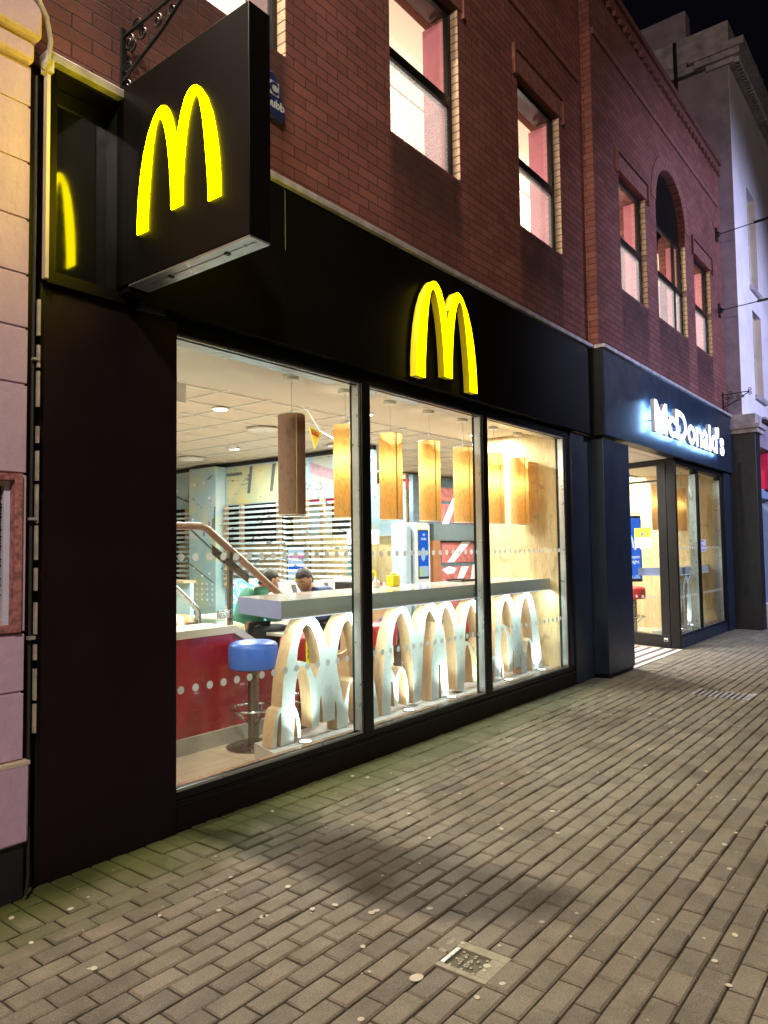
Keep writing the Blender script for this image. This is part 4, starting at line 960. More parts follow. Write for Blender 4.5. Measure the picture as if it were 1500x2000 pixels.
# ------------------------------------------------------------ tables and chairs
def table(x, y, w_, d_, label, z=.74):
    t = thing('dining_table', label, 'table', (x, y, 0), 'dining tables')
    obj('top', B(x-w_/2, x+w_/2, y-d_/2, y+d_/2, z-.03, z), 'table_top', t, bevel=.006)
    obj('leg', MB().tube([(x,y,.02),(x,y,z-.031)], .035, 12), 'bronze_steel', t); obj('foot', MB().lathe([(.24,0),(.24,.01),(.05,.03)], (x,y,.004), 24), 'bronze_steel', t)
table(5.15, 1.95, .6, .7, 'pale table between the two seated men')
table(6.0, 3.8, .7, .7, 'white topped table behind the stair landing')
table(7.2, 4.6, .7, .7, 'farther white topped table in front of the booth')
def chair(x, y, rot, mat, label):
    t = thing('shell_chair', label, 'chair', (x, y, 0), 'moulded dining chairs')
    def P(px, py, pz):
        c, s = math.cos(rot), math.sin(rot); return (x+px*c-py*s, y+px*s+py*c, pz)
    mb = MB(); vs = []; fs = []; n = 8; prof = [(.20,.44),(.10,.43),(-.08,.43),(-.17,.46),(-.21,.55),(-.235,.70),(-.25,.86)]
    for j, (d, z) in enumerate(prof):
        for i in range(n+1):
            a = (i/n-.5)*2; w_ = .22 if j < 4 else .22-.012*(j-3)
            vs.append(P(a*w_, d+(.03*a*a if j > 3 else 0), z+(.02*a*a if j < 4 else -.03*a*a*(j == 6))))
    m_ = len(prof)
    for j in range(m_-1):
        for i in range(n): fs.append((j*(n+1)+i, j*(n+1)+i+1, (j+1)*(n+1)+i+1, (j+1)*(n+1)+i))
    mb.add(vs, fs); o = obj('shell', mb, mat, t, smooth=60); sd = o.modifiers.new('solid', 'SOLIDIFY'); sd.thickness = .012
    for sx, sy in ((-.17,.15),(.17,.15),(-.17,-.15),(.17,-.15)): obj('leg', MB().tube([P(sx*.8,sy*.8,.43), P(sx*1.1,sy*1.1,.004)], .011, 8), 'steel', t)
chair(4.85, 2.15, R(-90), 'cream_plastic', 'cream moulded chair under the man in green')
chair(4.75, 3.0, R(170), 'orange_plastic', 'orange moulded chair behind the steel rail post')
chair(4.55, 3.25, R(100), 'cream_plastic', 'cream moulded chair behind the grey handrail at left')
chair(5.62, 1.9, R(90), 'cream_plastic', 'moulded chair under the man in navy')

# ------------------------------------------------------------ people
def skin_mesh(verts, edges, radii, root=0, sub=2):
    me = D.meshes.new('sk'); me.from_pydata(verts, edges, []); o = D.objects.new('sk', me); COL.objects.link(o)
    m = o.modifiers.new('s', 'SKIN'); 
    for i, r in enumerate(radii):
        sv = me.skin_vertices[0].data[i]; sv.radius = r if isinstance(r, tuple) else (r, r); sv.use_root = (i == root)
    m.use_smooth_shade = True
    s = o.modifiers.new('b', 'SUBSURF'); s.levels = sub; s.render_levels = sub
    dg = bpy.context.evaluated_depsgraph_get(); out = D.meshes.new_from_object(o.evaluated_get(dg))
    D.objects.remove(o); return out
def person(name, base, rot, label, jacket, head_turn, head_tilt, hands, short_hair=True):
    t = thing(name, label, 'person', (base[0], base[1], 0))
    c, s = math.cos(rot), math.sin(rot)
    def W(p): return (base[0]+p[0]*c-p[1]*s, base[1]+p[0]*s+p[1]*c, base[2]+p[2])
    # local frame: facing +x, seat height 0 at pelvis
    pel=(0,0,.08); wa=(.02,0,.22); ch=(.07,0,.40); nk=(.13,0,.485); hb=(.195,0,.53)
    J = [pel,wa,ch,nk,hb]; E = [(0,1),(1,2),(2,3),(3,4)]; RR = [(.13,.15),(.115,.14),(.12,.17),(.052,.055),(.05,.055)]
    for sd in (1,-1):
        i = len(J); J += [(.08,.17*sd,.455),(.16,.24*sd,.24),(.34,.16*sd if hands == 'apart' else .07*sd,.24),(.41,.13*sd if hands == 'apart' else .035*sd,.25)]
        E += [(2,i),(i,i+1),(i+1,i+2),(i+2,i+3)]; RR += [.06,.045,.032,.026]
        i = len(J); J += [(.05,.10*sd,.05),(.46,.12*sd,.07),(.44,.12*sd,-.38),(.56,.12*sd,-.41)]
        E += [(0,i),(i,i+1),(i+1,i+2),(i+2,i+3)]; RR += [.085,.062,.04,.03]
    bd = skin_mesh([W(p) for p in J], E, RR); flat_obj('body', bd, 'skin', t, smooth=180)
    J2 = [pel,wa,ch,(.10,0,.50)]; E2 = [(0,1),(1,2),(2,3)]; R2 = [(.15,.17),(.145,.165),(.15,.19),(.07,.078)]
    for sd in (1,-1):
        i = len(J2); J2 += [(.08,.18*sd,.455),(.16,.25*sd,.24),(.33,.165*sd if hands == 'apart' else .085*sd,.24)]; E2 += [(2,i),(i,i+1),(i+1,i+2)]; R2 += [.082,.066,.05]
    flat_obj('jacket', skin_mesh([W(p) for p in J2], E2, R2), jacket, t, smooth=180)
    J3 = [pel]; E3 = []; R3 = [(.145,.165)]
    for sd in (1,-1):
        i = len(J3); J3 += [(.05,.10*sd,.05),(.46,.12*sd,.07),(.44,.12*sd,-.33)]; E3 += [(0,i),(i,i+1),(i+1,i+2)]; R3 += [.10,.078,.055]
    flat_obj('trousers', skin_mesh([W(p) for p in J3], E3, R3), 'dark_cloth', t, smooth=180)
    # hands with five fingers, lightly clasped
    for sd in (1,-1):
        y0 = .13*sd if hands == 'apart' else .035*sd
        hv = [(.40,y0,.25),(.45,y0*.9,.255)]; he = [(0,1)]; hr = [.024,(.020,.034)]
        for f in range(4):
            yy = y0 + (-.027+.018*f); Lf = (.055,.065,.062,.048)[f]; i = len(hv)
            hv += [(.47,yy,.262),(.47+Lf*.5,yy-.006*sd,.266),(.47+Lf*.8,yy-.016*sd,.25),(.47+Lf*.75,yy-.022*sd,.232)]; he += [(1,i),(i,i+1),(i+1,i+2),(i+2,i+3)]; hr += [.010,.009,.0085,.0075]
        i = len(hv); hv += [(.43,y0-.035*sd,.262),(.46,y0-.05*sd,.272),(.485,y0-.05*sd,.275)]; he += [(0,i),(i,i+1),(i+1,i+2)]; hr += [.012,.0105,.009]
        flat_obj('hand', skin_mesh([W(p) for p in hv], he, hr, 0, 1), 'skin', t, smooth=180)
    # head
    hc = Vector((.23,0,.575)); Rm = Matrix.Rotation(head_turn, 3, 'Z') @ Matrix.Rotation(head_tilt, 3, 'Y')
    def H(p): return W(tuple(hc + Rm @ Vector(p)))
    def shell(fn, n=28, m=18):
        vs = []; fs = []
        for i in range(m+1):
            for k in range(n):
                th = math.pi*i/m; ph = 2*math.pi*k/n; d = Vector((math.sin(th)*math.cos(ph), math.sin(th)*math.sin(ph), math.cos(th))); vs.append(H(fn(d)))
        for i in range(m):
            for k in range(n): fs.append((i*n+k, (i+1)*n+k, (i+1)*n+(k+1)%n, i*n+(k+1)%n))
        return MB().add(vs, fs)
    def face(d):
        x, y, z = d.x*.098, d.y*.075, d.z*.118
        if z < 0: k = 1+ z/.118*.30; y *= k; x *= (k if x < 0 else 1+z/.118*.10)
        if x > 0:
            x += .026*math.exp(-((y/.014)**2)-(((z+.012)/.03)**2))       # nose
            x += .010*math.exp(-((y/.028)**2)-(((z+.058)/.013)**2))      # mouth
            x += .010*math.exp(-((y/.03)**2)-(((z+.100)/.02)**2))        # chin
            for e in (-.031, .031): x -= .012*math.exp(-(((y-e)/.016)**2)-(((z-.012)/.014)**2)); x += .006*math.exp(-(((y-e)/.022)**2)-(((z-.034)/.009)**2))
        return Vector((x, y, z))
    hd = obj('head', shell(face, 40, 30), 'skin', t, smooth=180)
    for e in (-1, 1):
        obj('ear', shell(lambda d, e=e: Vector((-.005+d.x*.018, e*.074+d.y*.009, .0+d.z*.030)), 10, 8), 'skin', hd, smooth=180)
        obj('eye', shell(lambda d, e=e: Vector((.081+d.x*.008, e*.031+d.y*.013, .010+d.z*.006)), 10, 6), 'eye_white', hd, smooth=180)
        obj('pupil', shell(lambda d, e=e: Vector((.087+d.x*.004, e*.031+d.y*.005, .009+d.z*.005)), 8, 6), 'hair', hd, smooth=180)
        obj('eyebrow', shell(lambda d, e=e: Vector((.089+d.x*.007-.3*abs(d.y)*.012, e*.032+d.y*.020, .034+d.z*.005)), 10, 6), 'hair', hd, smooth=180)
    obj('mouth', shell(lambda d: Vector((.094+d.x*.006-abs(d.y)*.006, d.y*.022, -.058+d.z*.006)), 12, 6), 'lip', hd, smooth=180)
    def hair(d):
        x, y, z = d.x*.104, d.y*.080, d.z*.126
        lim = .058 if d.x > .35 else (.030 if d.x > -.15 else (-.02 if d.x > -.5 else -.060))
        if z < lim: z = lim; x *= .86; y *= .86
        b = 1+.045*math.sin(23*d.x+5*d.z)*math.sin(19*d.y+7*d.z)+.02*math.sin(61*d.y)
        return Vector((x*b-.006, y*b, z*b+.004))
    obj('hair', shell(hair, 40, 26), 'hair', hd, smooth=180)
    return t
person('person', (5.46, 1.70, .65), R(165), 'man in a navy padded jacket looking down over the table, hands together', 'navy_cloth', R(25), R(26), 'close')
person('person', (4.80, 2.12, .65), R(-25), 'man in a green top seen from behind the handrail', 'green_cloth', R(15), R(18), 'apart')

# ------------------------------------------------------------ pendant lamps
def pendant(x, y, label, lit, power=7, z0=1.782, z1=2.535):
    t = thing('pendant_lamp', label, 'lamp', (x, y, 2.83), 'cylinder pendant lamps over the counters')
    obj('canopy', MB().lathe([(.02,-.035),(.055,-.032),(.058,-.003),(.05,-.001)], (x,y,2.83), 24), 'white_metal', t)
    obj('cord', MB().tube([(x,y,z1-.06),(x,y,2.80)], .003, 6), 'white_metal', t)
    sh = obj('shade', MB().lathe([(.102,z0),(.102,z1)], (x,y,0), 40, False), 'veneer_shade' if lit else 'veneer_shade_off', t)
    obj('seam', MB().box(x-.046, x-.036, y-.0975, y-.0925, z0, z1), 'oak_edge', sh)
    sp = MB()
    for zz in (z0, z1):
        sp.tube([(x+.103*math.cos(2*math.pi*k/32), y+.103*math.sin(2*math.pi*k/32), zz) for k in range(33)], .003, 6, False)
    for a in (0, 2.09, 4.19): sp.tube([(x,y,z1-.06),(x+.100*math.cos(a),y+.100*math.sin(a),z1-.05)], .003, 5)
    obj('ring', sp, 'white_metal', sh)
    if lit:
        bu = obj('bulb', MB().ball((x,y,2.24), .035, 12), 'lamp_disc', t)
        light('bulb_light', 'POINT', (x,y,2.24), power, (1,.78,.43), t, .045)
    return t
labs = ['unlit brown veneer cylinder lamp, leftmost of the row', 'glowing veneer cylinder lamp just left of the first mullion', 'glowing veneer lamp just right of the first mullion',
        'glowing veneer lamp in the centre of the middle pane', 'softly glowing veneer lamp just left of the second mullion', 'brightest pale veneer lamp just right of the second mullion',
        'dimmer glowing veneer lamp nearest the timber wall']
for i, (x, lb) in enumerate(zip((3.855, 4.47, 5.07, 5.67, 6.27, 6.90, 7.46), labs)):
    pendant(x, .525, lb, i > 0, (0, 13, 9, 10, 7.5, 20, 7.5)[i])
for x, lb in ((12.15, 'glowing veneer lamp nearest the entrance corner post'), (12.75, 'glowing veneer lamp between the two behind the right window'), (13.35, 'glowing veneer lamp nearest the right timber wall')):
    pendant(x, .46, lb, True, 6)
# ceiling fittings
def ceil_lamp(x, y, label, p=45, z=3.046, r=.075, col=(1,.90,.76)):
    t = thing('downlight', label, 'ceiling light', (x, y, z), 'round ceiling downlights')
    obj('ring', MB().lathe([(r+.018,0),(r+.018,-.010),(r,-.012)], (x,y,z), 24), 'white_metal', t)
    obj('lens', MB().disc((x,y,z-.016), r-.004, 'z', 20, .003), 'lamp_disc', t)
    if p: light('downlight_beam', 'AREA', (x, y, z-.02), p, col, t, r*2, (0,0,-1), shape='DISK')
pos = [(5.0,2.75,60,'in the corner above the two men'),(7.07,4.97,40,'above the riveted mural column'),(7.4,6.3,0,'farthest left above the far slats'),(8.4,4.4,24,'between the first two lamps'),(6.6,2.3,65,'above the card machine'),
       (10.9,5.3,60,'beyond the kiosks'),(9.4,1.6,38,'above the kiosks near the lobby'),(11.0,2.4,62,'inside the lobby'),(7.7,3.0,34,'above the tall cyan poster'),(3.6,4.0,50,'above the stair landing'),(13.0,3.6,50,'in front of the brick mural'),(12.9,1.35,55,'above the red stool by the entrance'),(9.9,8.5,45,'over the servery')]
for x, y, p, lb in pos: ceil_lamp(x, y, 'small round white downlight ' + lb, p*2.5, col=(1,.96,.90))
for x, y, lb in ((2.2,.75,'by the left end of the counter'),(5.4,1.05,'behind the middle lamps'),(7.2,.95,'beside the timber wall'),(9.9,.9,'over the entrance mat')):
    ceil_lamp(x, y, 'small round white downlight ' + lb, 60, 2.829, .05)
def vent(x, y, label):
    t = thing('ceiling_vent', label, 'vent', (x, y, 3.045), 'round ceiling vents')
    mb = MB()
    for r in (.20, .155, .115, .075): mb.lathe([(r,0),(r+.012,-.02),(r-.02,-.03),(r-.03,-.012)], (x,y,3.045), 28, False)
    obj('rings', mb, 'white_metal', t); obj('core', MB().disc((x,y,3.035), .06, 'z', 16, .008), 'black_plastic', t)
vent(6.2, 3.38, 'round ringed ceiling vent left of the unlit lamp'); vent(7.3, 6.3, 'round ringed ceiling vent at the far left edge of the window'); vent(7.9, 3.6, 'round ringed ceiling vent beside the triangular pennant')
sm = thing('smoke_detector', 'small white smoke detector on the tiled ceiling', 'detector', (7.0, 5.4, 3.045))
obj('body', MB().lathe([(.03,-.06),(.055,-.045),(.06,-.01),(.07,0)], (6.85,4.75,3.045), 20), 'white_plastic', sm)
# bunting
bu = thing('bunting', 'string with small printed pennants hanging from the ceiling', 'bunting', (6, 2.2, 2.9))
obj('string', MB().tube([(4.4,1.3,3.0),(5.3,1.75,2.93),(5.95,2.2,2.86),(6.8,2.7,2.90),(9.0,3.6,2.86),(10.9,4.6,2.7)], .004, 5), 'white_metal', bu)
pn = obj('pennant', MB().prism([(0,0),(.20,-.045),(.085,-.25)], (5.78,2.2,2.89), '-y', .004), 'yellow_plastic', bu)
obj('print', MB().prism([(.03,-.03),(.16,-.06),(.14,-.11),(.04,-.08)], (5.78,2.194,2.89), '-y', .003), 'red_vinyl', pn)
me = text_mesh('WE ARE', .035, .001); me.transform(Matrix.Rotation(R(-13), 4, 'Z')); flat_obj('lettering', place_mesh(me, '-y', (5.87,2.189,2.815)), 'yellow_plastic', pn)
for x, y, z, s_ in ((9.1,3.62,2.85,.22),(10.3,4.3,2.78,.24)):
    obj('pennant', MB().prism([(0,0),(s_,0),(s_*.5,-s_*.9)], (x,y,z), '-y', .004), 'red_vinyl', bu)
# blue display by the entrance
DS = thing('portrait_display', 'tall blue lit display on a post inside the entrance', 'screen', (11.9, .9, 0))
V0 = (11.62,1.0); V1 = (11.98,.72)
obj('post', MB().hexa(slab((11.72,.98),(11.84,.90), .10, .0, 1.0)), 'bronze_steel', DS)
obj('casing', MB().hexa(slab(V0, V1, .09, .95, 2.02)), 'black_plastic', DS, bevel=.005)
dd = Vector((V1[0]-V0[0], V1[1]-V0[1])).normalized(); nn = Vector((dd.y, -dd.x))
def onface(t, e): return (V0[0]+(V1[0]-V0[0])*t+nn.x*e, V0[1]+(V1[1]-V0[1])*t+nn.y*e)
obj('display', MB().hexa(slab(onface(.05,.048), onface(.95,.048), .004, 1.0, 1.98)), 'screen_blue', DS)
def face_text(s, size, t, z, mat, bold=.001):
    me = text_mesh(s, size, .002, bold); c0 = onface(t, .053)
    T = Matrix(((dd.x, 0, nn.x, c0[0]), (dd.y, 0, nn.y, c0[1]), (0, 1, 0, z), (0,0,0,1))); me.transform(T); return me
flat_obj('lettering', face_text("We're open", .075, .5, 1.33, 'screen_white'), 'screen_white', DS)
flat_obj('lettering', face_text('late tonight.', .075, .5, 1.25, 'screen_white'), 'screen_white', DS)
tw = MB()
for k in range(12):
    h = random.uniform(.02, .07); a = onface(.08+.07*k, .053); b = onface(.08+.07*k+.03, .053); tw.hexa(slab(a, b, .002, 1.0, 1.0+h))
obj('skyline', tw, 'screen_light', DS)
# M arch helper
HALF_O = [(.32,0),(.317,.1),(.308,.2),(.291,.3),(.265,.4),(.226,.49),(.18,.553),(.15,.578),(.12,.585),(.09,.574),(.062,.545),(.035,.490),(.015,.425)]
HALF_I = [(.236,0),(.232,.1),(.222,.2),(.208,.32),(.192,.42),(.172,.50),(.155,.527),(.14,.535),(.123,.524),(.106,.495),(.088,.445),(.069,.36),(.055,.26),(.046,.16),(.042,.044)]
def arches(s=1.0, cx=0, cz=0, sx=1.0):
    l = [(x, z) for x, z in HALF_O] + [(0, .375)] + [(-x, z) for x, z in reversed(HALF_O)] + [(-x, z) for x, z in HALF_I] + [(x, z) for x, z in reversed(HALF_I)]
    return [(cx+x*s*sx, cz+z*s) for x, z in l]
me = curve_mesh([arches(.38)], .002); c0 = onface(.42, .053); me.transform(Matrix(((dd.x,0,nn.x,c0[0]),(dd.y,0,nn.y,c0[1]),(0,1,0,1.50),(0,0,0,1)))); flat_obj('arch_emblem', me, 'screen_white', DS)
NT = thing('door_notice', 'small yellow and grey notice stuck on the lobby glass', 'notice', along(.30)+(1.5,))
obj('header', MB().hexa([(v[0]-.012*d2.y, v[1]+.012*d2.x, v[2]) for v in slab(along(.20), along(.40), .002, 1.66, 1.80)]), 'yellow_plastic', NT)
obj('sheet', MB().hexa([(v[0]-.012*d2.y, v[1]+.012*d2.x, v[2]) for v in slab(along(.20), along(.40), .002, 1.50, 1.6595)]), 'mural_white', NT)
nl = MB()
for k in range(5): nl.hexa([(v[0]-.0145*d2.y, v[1]+.0145*d2.x, v[2]) for v in slab(along(.24), along(.36), .001, 1.52+.025*k, 1.528+.025*k)])
nl.hexa([(v[0]-.0145*d2.y, v[1]+.0145*d2.x, v[2]) for v in slab(along(.285), along(.325), .001, 1.68, 1.74)])
obj('print', nl, 'band_grey', NT)
N2 = thing('window_notice', 'small white and blue notice stuck on the right window', 'notice', (13.0, -.054, 1.5))
obj('sheet', B(12.62, 12.92, -.056, -.053, 1.42, 1.62), 'mural_white', N2); obj('print', MB().box(12.64, 12.80, -.0585, -.0565, 1.585, 1.605).box(12.65, 12.9, -.0585, -.0565, 1.44, 1.46).box(12.65, 12.72, -.0585, -.0565, 1.50, 1.54).box(12.78, 12.9, -.0585, -.0565, 1.50, 1.52), 'counter_end', N2)

# ------------------------------------------------------------ signs
PSg = thing('projecting_sign', 'black square sign box with lit yellow arches standing out from the facade', 'sign', (2.1, -.05, 2.87))
SX0, SX1 = 2.06, 2.185
obj('casing', B(SX0, SX1, -1.045, -.020, 2.872, 3.915), 'fascia_black', PSg, bevel=.004)
obj('wall_mount', B(SX0+.003, SX1-.003, -.0195, .0795, 2.872, 3.8595), 'sign_mount', PSg)
obj('mounting_frame', MB().box(SX0+.012, SX1-.012, -.12, -.0505, 2.84, 2.87), 'black_frame', PSg)
obj('underside_tray', MB().box(SX0+.004, SX1-.004, -1.04, -.13, 2.862, 2.8715).box(SX0+.055, SX0+.059, -1.02, -.15, 2.859, 2.8618), 'aluminium', PSg)
obj('clip', MB().box(SX0+.045, SX0+.070, -.42, -.40, 2.855, 2.8615).box(SX0+.045, SX0+.070, -.84, -.82, 2.855, 2.8615), 'iron', PSg)
me = curve_mesh([arches(1.0)], .006); flat_obj('arch_emblem', place_mesh(me, '-x', (SX0-.0035, -.5375, 3.10)), 'lit_yellow', PSg)
me = curve_mesh([arches(1.0)], .006)
T = Matrix(((0,0,1,SX1+.0035),(1,0,0,-.5375),(0,1,0,3.10),(0,0,0,1))); me.transform(T); flat_obj('arch_emblem', me, 'lit_yellow', PSg)
FM = thing('arch_sign', 'lit yellow double arch standing off the black fascia', 'sign', (5.1, -.06, 2.9))
# emblem on the fascia: front at y=-.20
FS = .93
me = curve_mesh([arches(1.40, 0, 0, 1.01)], .062)
o = flat_obj('arch_emblem', place_mesh(me, '-y', (5.01, -.104, 2.862)), 'lit_yellow_front', FM, ['yellow_side'], (0,-1,0))
for k, (xx, zz) in enumerate(((4.62, 3.3), (5.40, 3.3), (5.01, 3.2))): obj('stand_off', MB().tube([(xx,-.0725,zz),(xx,-.0505,zz)], .008, 8), 'iron', FM)
LS = thing('lettering_sign', 'lit white three-dimensional letters on the fascia above the entrance', 'sign', (11.8, -.2, 3.1))
txt = "McDonald's"; zb = 3.055; x = 9.73
ms = []
for ch in txt:
    m_ = text_mesh(ch, .575, .05, .017, 1.0, 'LEFT'); xs = [v.co.x for v in m_.vertices]; ms.append((m_, min(xs), max(xs)))
tot = sum(b-a for _, a, b in ms); gap = .030; k = (13.36-9.73-gap*9)/tot
for m_, a, b in ms:
    m_.transform(Matrix.Translation((-a, 0, 0))); m_.transform(Matrix.Diagonal((k, 1, 1, 1)))
    lo = flat_obj('letter', place_mesh(m_, '-y', (x, -.272, zb)), 'lit_white', LS, ['letter_side', 'lit_halo'], (0,-1,0)); x += (b-a)*k+gap
    for p in lo.data.polygons:
        if p.normal.y > .9: p.material_index = 2
for xx in (9.85, 10.6, 11.4, 12.2, 12.9, 13.25): obj('stand_off', MB().tube([(xx,-.246,3.2),(xx,-.176,3.2)], .008, 6), 'iron', LS)
# alarm box
AB = thing('alarm_box', 'blue bell-shaped alarm box with white logo on the brick wall', 'alarm', (3.2, 0, 4.4))
ab = MB(); out_ = [(3.00,4.31),(3.245,4.29),(3.26,4.34),(3.21,4.50),(3.165,4.585),(3.14,4.595),(3.11,4.585),(3.05,4.49),(2.985,4.34)]
ab.prism([(x_, z_) for x_, z_ in out_], (0,-.002,0), '-y', .045); obj('cover', ab, 'alarm_blue', AB, bevel=.012)
me = text_mesh('Chubb', .078, .002, .002); flat_obj('lettering', place_mesh(me, '-y', (3.138,-.0485,4.355)), 'alarm_white', AB)
obj('emblem', B(3.105, 3.195, -.0495, -.0475, 4.435, 4.525), 'alarm_white', AB)
me = text_mesh('C', .108, .002, .004); flat_obj('emblem_letter', place_mesh(me, '-y', (3.15,-.0515,4.443)), 'alarm_blue', AB)
# iron brackets
def bracket(x, yf, z0, h, L_, label, flip=1):
    t = thing('scroll_bracket', label, 'bracket', (x, yf, z0), 'wrought iron scroll brackets')
    obj('wall_bar', B(x-.012, x+.012, yf-.02, yf, z0-.04, z0+h+.05), 'iron', t)
    mb = MB().tube([(x,yf-.01,z0+h),(x,yf-L_,z0+h+.02)], .009, 6).tube([(x,yf-.01,z0+.05),(x,yf-L_*.6,z0+h*.62),(x,yf-L_,z0+h+.02)], .009, 6)
    obj('arms', mb, 'iron', t)
    sc = MB()
    def scroll(cy, cz, r, a0, turns=1.3, sg=1):
        pts = [(x, cy+sg*r*(1-.75*i/18)*math.cos(a0+turns*2*math.pi*i/18), cz+r*(1-.75*i/18)*math.sin(a0+turns*2*math.pi*i/18)) for i in range(19)]
        sc.tube(pts, .006, 5)
    for i in range(4):
        f = i/4; scroll(yf-.07-L_*f*.8, z0+h-.055, .045*(1-.4*f), math.pi/2, 1.3, -1 if i % 2 else 1)
    for i in range(3): scroll(yf-.06-.04*i, z0+.10+.10*i, .04, 0)
    scroll(yf-L_-.01, z0+h+.05, .035, -math.pi/2); scroll(yf-L_+.0, z0+h-.02, .035, math.pi/2); scroll(yf-.05, z0+.0, .04, math.pi/2)
    obj('scrolls', sc, 'iron', t)
bracket(2.10, 0, 3.95, .29, .62, 'black scroll bracket on the brick above the projecting sign')
bracket(14.10, -.13, 3.95, .28, .45, 'black scroll bracket at the right end of the brick wall')
# catenary wires
for z, lab in ((7.2, 'upper'), (5.79, 'lower')):
    wv = thing('span_wire', lab + ' of the two thin wires leaving the brick wall at the right', 'wire', (14.1, -.13, z), 'span wires')
    obj('anchor_plate', MB().box(14.04, 14.16, -.15, -.126, z-.12, z+.12).ball((14.1,-.16,z), .05, 8), 'iron', wv)
    obj('wire', MB().tube([(14.1,-.16,z),(13.5,-2.5,z-.08),(12.4,-7,z-.1)], .009, 6), 'iron', wv)
    obj('turnbuckle', MB().tube([(13.93,-.8,z-.02),(13.87,-1.05,z-.03)], .024, 8), 'iron', wv)

# ------------------------------------------------------------ left neighbour
LB = thing('rendered_building', 'pale rendered building with grooved courses at the left edge', 'building')
lb = MB(); zs = [.24, .60, .90, 1.165, 1.88, 2.29, 2.55, 2.80, 3.06, 3.33, 3.60, 3.80]
for z0, z1 in zip(zs, zs[1:]):
    g = .006
    if abs(z0-1.165) < .01: lb.box(-6, .55, -.05, .2, z0+g, z1-g); lb.box(1.578, 1.60, -.05, .2, z0+g, z1-g)
    elif z0 >= .60: lb.box(-6, 1.598, -.05, .2, z0+g, z1-g)
lb.box(-6, 1.59, -.043, .2, .60, 1.164); lb.box(-6, 1.59, -.043, .2, 1.881, 3.80)
obj('rusticated_wall', lb, 'pink_render', LB, bevel=.0025)
obj('base_course', B(-6, 1.612, -.085, .2, .245, .599), 'pink_render', LB, bevel=.012)
obj('base_ledge', B(-6, 1.614, -.087, .0, .585, .6), 'cream_plaster', LB)
obj('plinth', B(-6, 1.60, -.06, .2, 0, .244), 'plinth_paint', LB)
obj('cornice_band', MB().box(-6, 1.615, -.13, .2, 3.90, 4.16).box(-6, 1.60, -.09, .2, 3.80, 3.899), 'pink_render', LB, bevel=.02)
obj('upper_wall', B(-6, 1.56, .0, .3, 4.161, 9), 'white_render', LB)
obj('vent_box', B(1.30, 1.555, -.14, -.001, 4.17, 4.50), 'white_render', LB, bevel=.03)
wf = obj('boarded_window', B(.60, 1.51, .0, .03, 1.22, 1.83), 'brown_board', LB)
obj('frame', MB().box(1.542, 1.576, -.07, .05, 1.168, 1.877).box(.55, 1.5415, -.065, .05, 1.168, 1.20).box(.55, 1.5415, -.065, .05, 1.845, 1.877), 'peeling_red', wf, bevel=.003)
obj('inner_frame', MB().box(1.515, 1.5415, -.02, .04, 1.2005, 1.8445), 'blue_white', wf); obj('inner_rail', MB().box(.6, 1.5145, -.02, .04, 1.2005, 1.222).box(.6, 1.5145, -.02, .04, 1.825, 1.8445), 'cream_plaster', wf)
rg = MB()
for k in range(40): z = 1.24+.58*k/40; rg.prism([(0,0),(.012*random.random()+.004,.008),(0,.016)], (1.503,-.001,z), '-y', .002)
obj('torn_edge', rg, 'black_plastic', wf)
CB = thing('wall_cable', 'thick pale cable looping over the cornice end beside the brick', 'cable', (1.63, -.1, 3.8))
obj('cable', MB().tube([(1.52,-.145,4.10),(1.57,-.15,4.08),(1.63,-.13,4.02),(1.66,-.11,3.93),(1.655,-.10,3.84),(1.635,-.09,3.79)], .011, 8), 'cable_grey', CB)
obj('upper_run', MB().tube([(1.585,-.03,4.165),(1.585,-.03,6.0)], .016, 8), 'cable_grey', CB)
C3 = thing('conduit', 'black cables and clips running down the gap between the two buildings', 'cable', (1.63, -.03, 0))
cc = MB().tube([(1.632,-.03,.25),(1.632,-.03,2.2),(1.634,-.03,3.78)], .008, 8).tube([(1.622,-.06,.30),(1.615,-.075,.1),(1.60,-.09,.02)], .007, 6)
obj('cable', cc, 'cable_black', C3)
seg = MB(); z = .7
while z < 2.6: seg.box(1.640, 1.652, -.06, -.045, z+.01, z+random.uniform(.11, .2)); z += random.uniform(.13, .22)
obj('conduit_run', seg, 'cable_grey', C3)
obj('clip', MB().box(1.618, 1.645, -.07, -.045, 2.41, 2.42).box(1.61, 1.64, -.07, -.045, 1.67, 1.682).box(1.61, 1.64, -.07, -.045, 1.13, 1.145), 'trim_metal', C3)
obj('gap_infill', B(1.6005, 1.684, .02, .2, 0, 9), 'black_panel', RB)

# ------------------------------------------------------------ right neighbour
TB = thing('tall_white_building', 'tall pale rendered building with a stone cornice at the right edge', 'building')
X0 = 14.435
obj('side_wall', MB().box(X0, X0+.25, -.375, 9, 3.9, 10.55), 'grey_brickwork', TB)
fw = MB(); fr = -.38
wins = [(15.55, 16.35, 6.6, 8.6), (17.6, 18.4, 6.6, 8.6), (19.7, 20.5, 6.6, 8.6), (21.8, 22.6, 6.6, 8.6)]
w2 = [(15.65, 16.45, 4.45, 6.15), (17.6, 18.4, 4.45, 6.15), (19.7, 20.5, 4.45, 6.15), (21.8, 22.6, 4.45, 6.15)]
def rowwall(mb, x0, x1, z0, z1, ws, yf):
    za, zb_ = ws[0][2], ws[0][3]; mb.box(x0, x1, yf, yf+.3, z0, za); mb.box(x0, x1, yf, yf+.3, zb_, z1); x = x0
    for a, b, _, _ in ws: mb.box(x, a, yf, yf+.3, za, zb_); x = b
    mb.box(x, x1, yf, yf+.3, za, zb_)
rowwall(fw, X0+.001, 30, 6.3, 10.5, wins, fr); rowwall(fw, X0+.001, 30, 3.9, 6.299, w2, fr)
obj('front_wall', fw, 'white_render', TB)
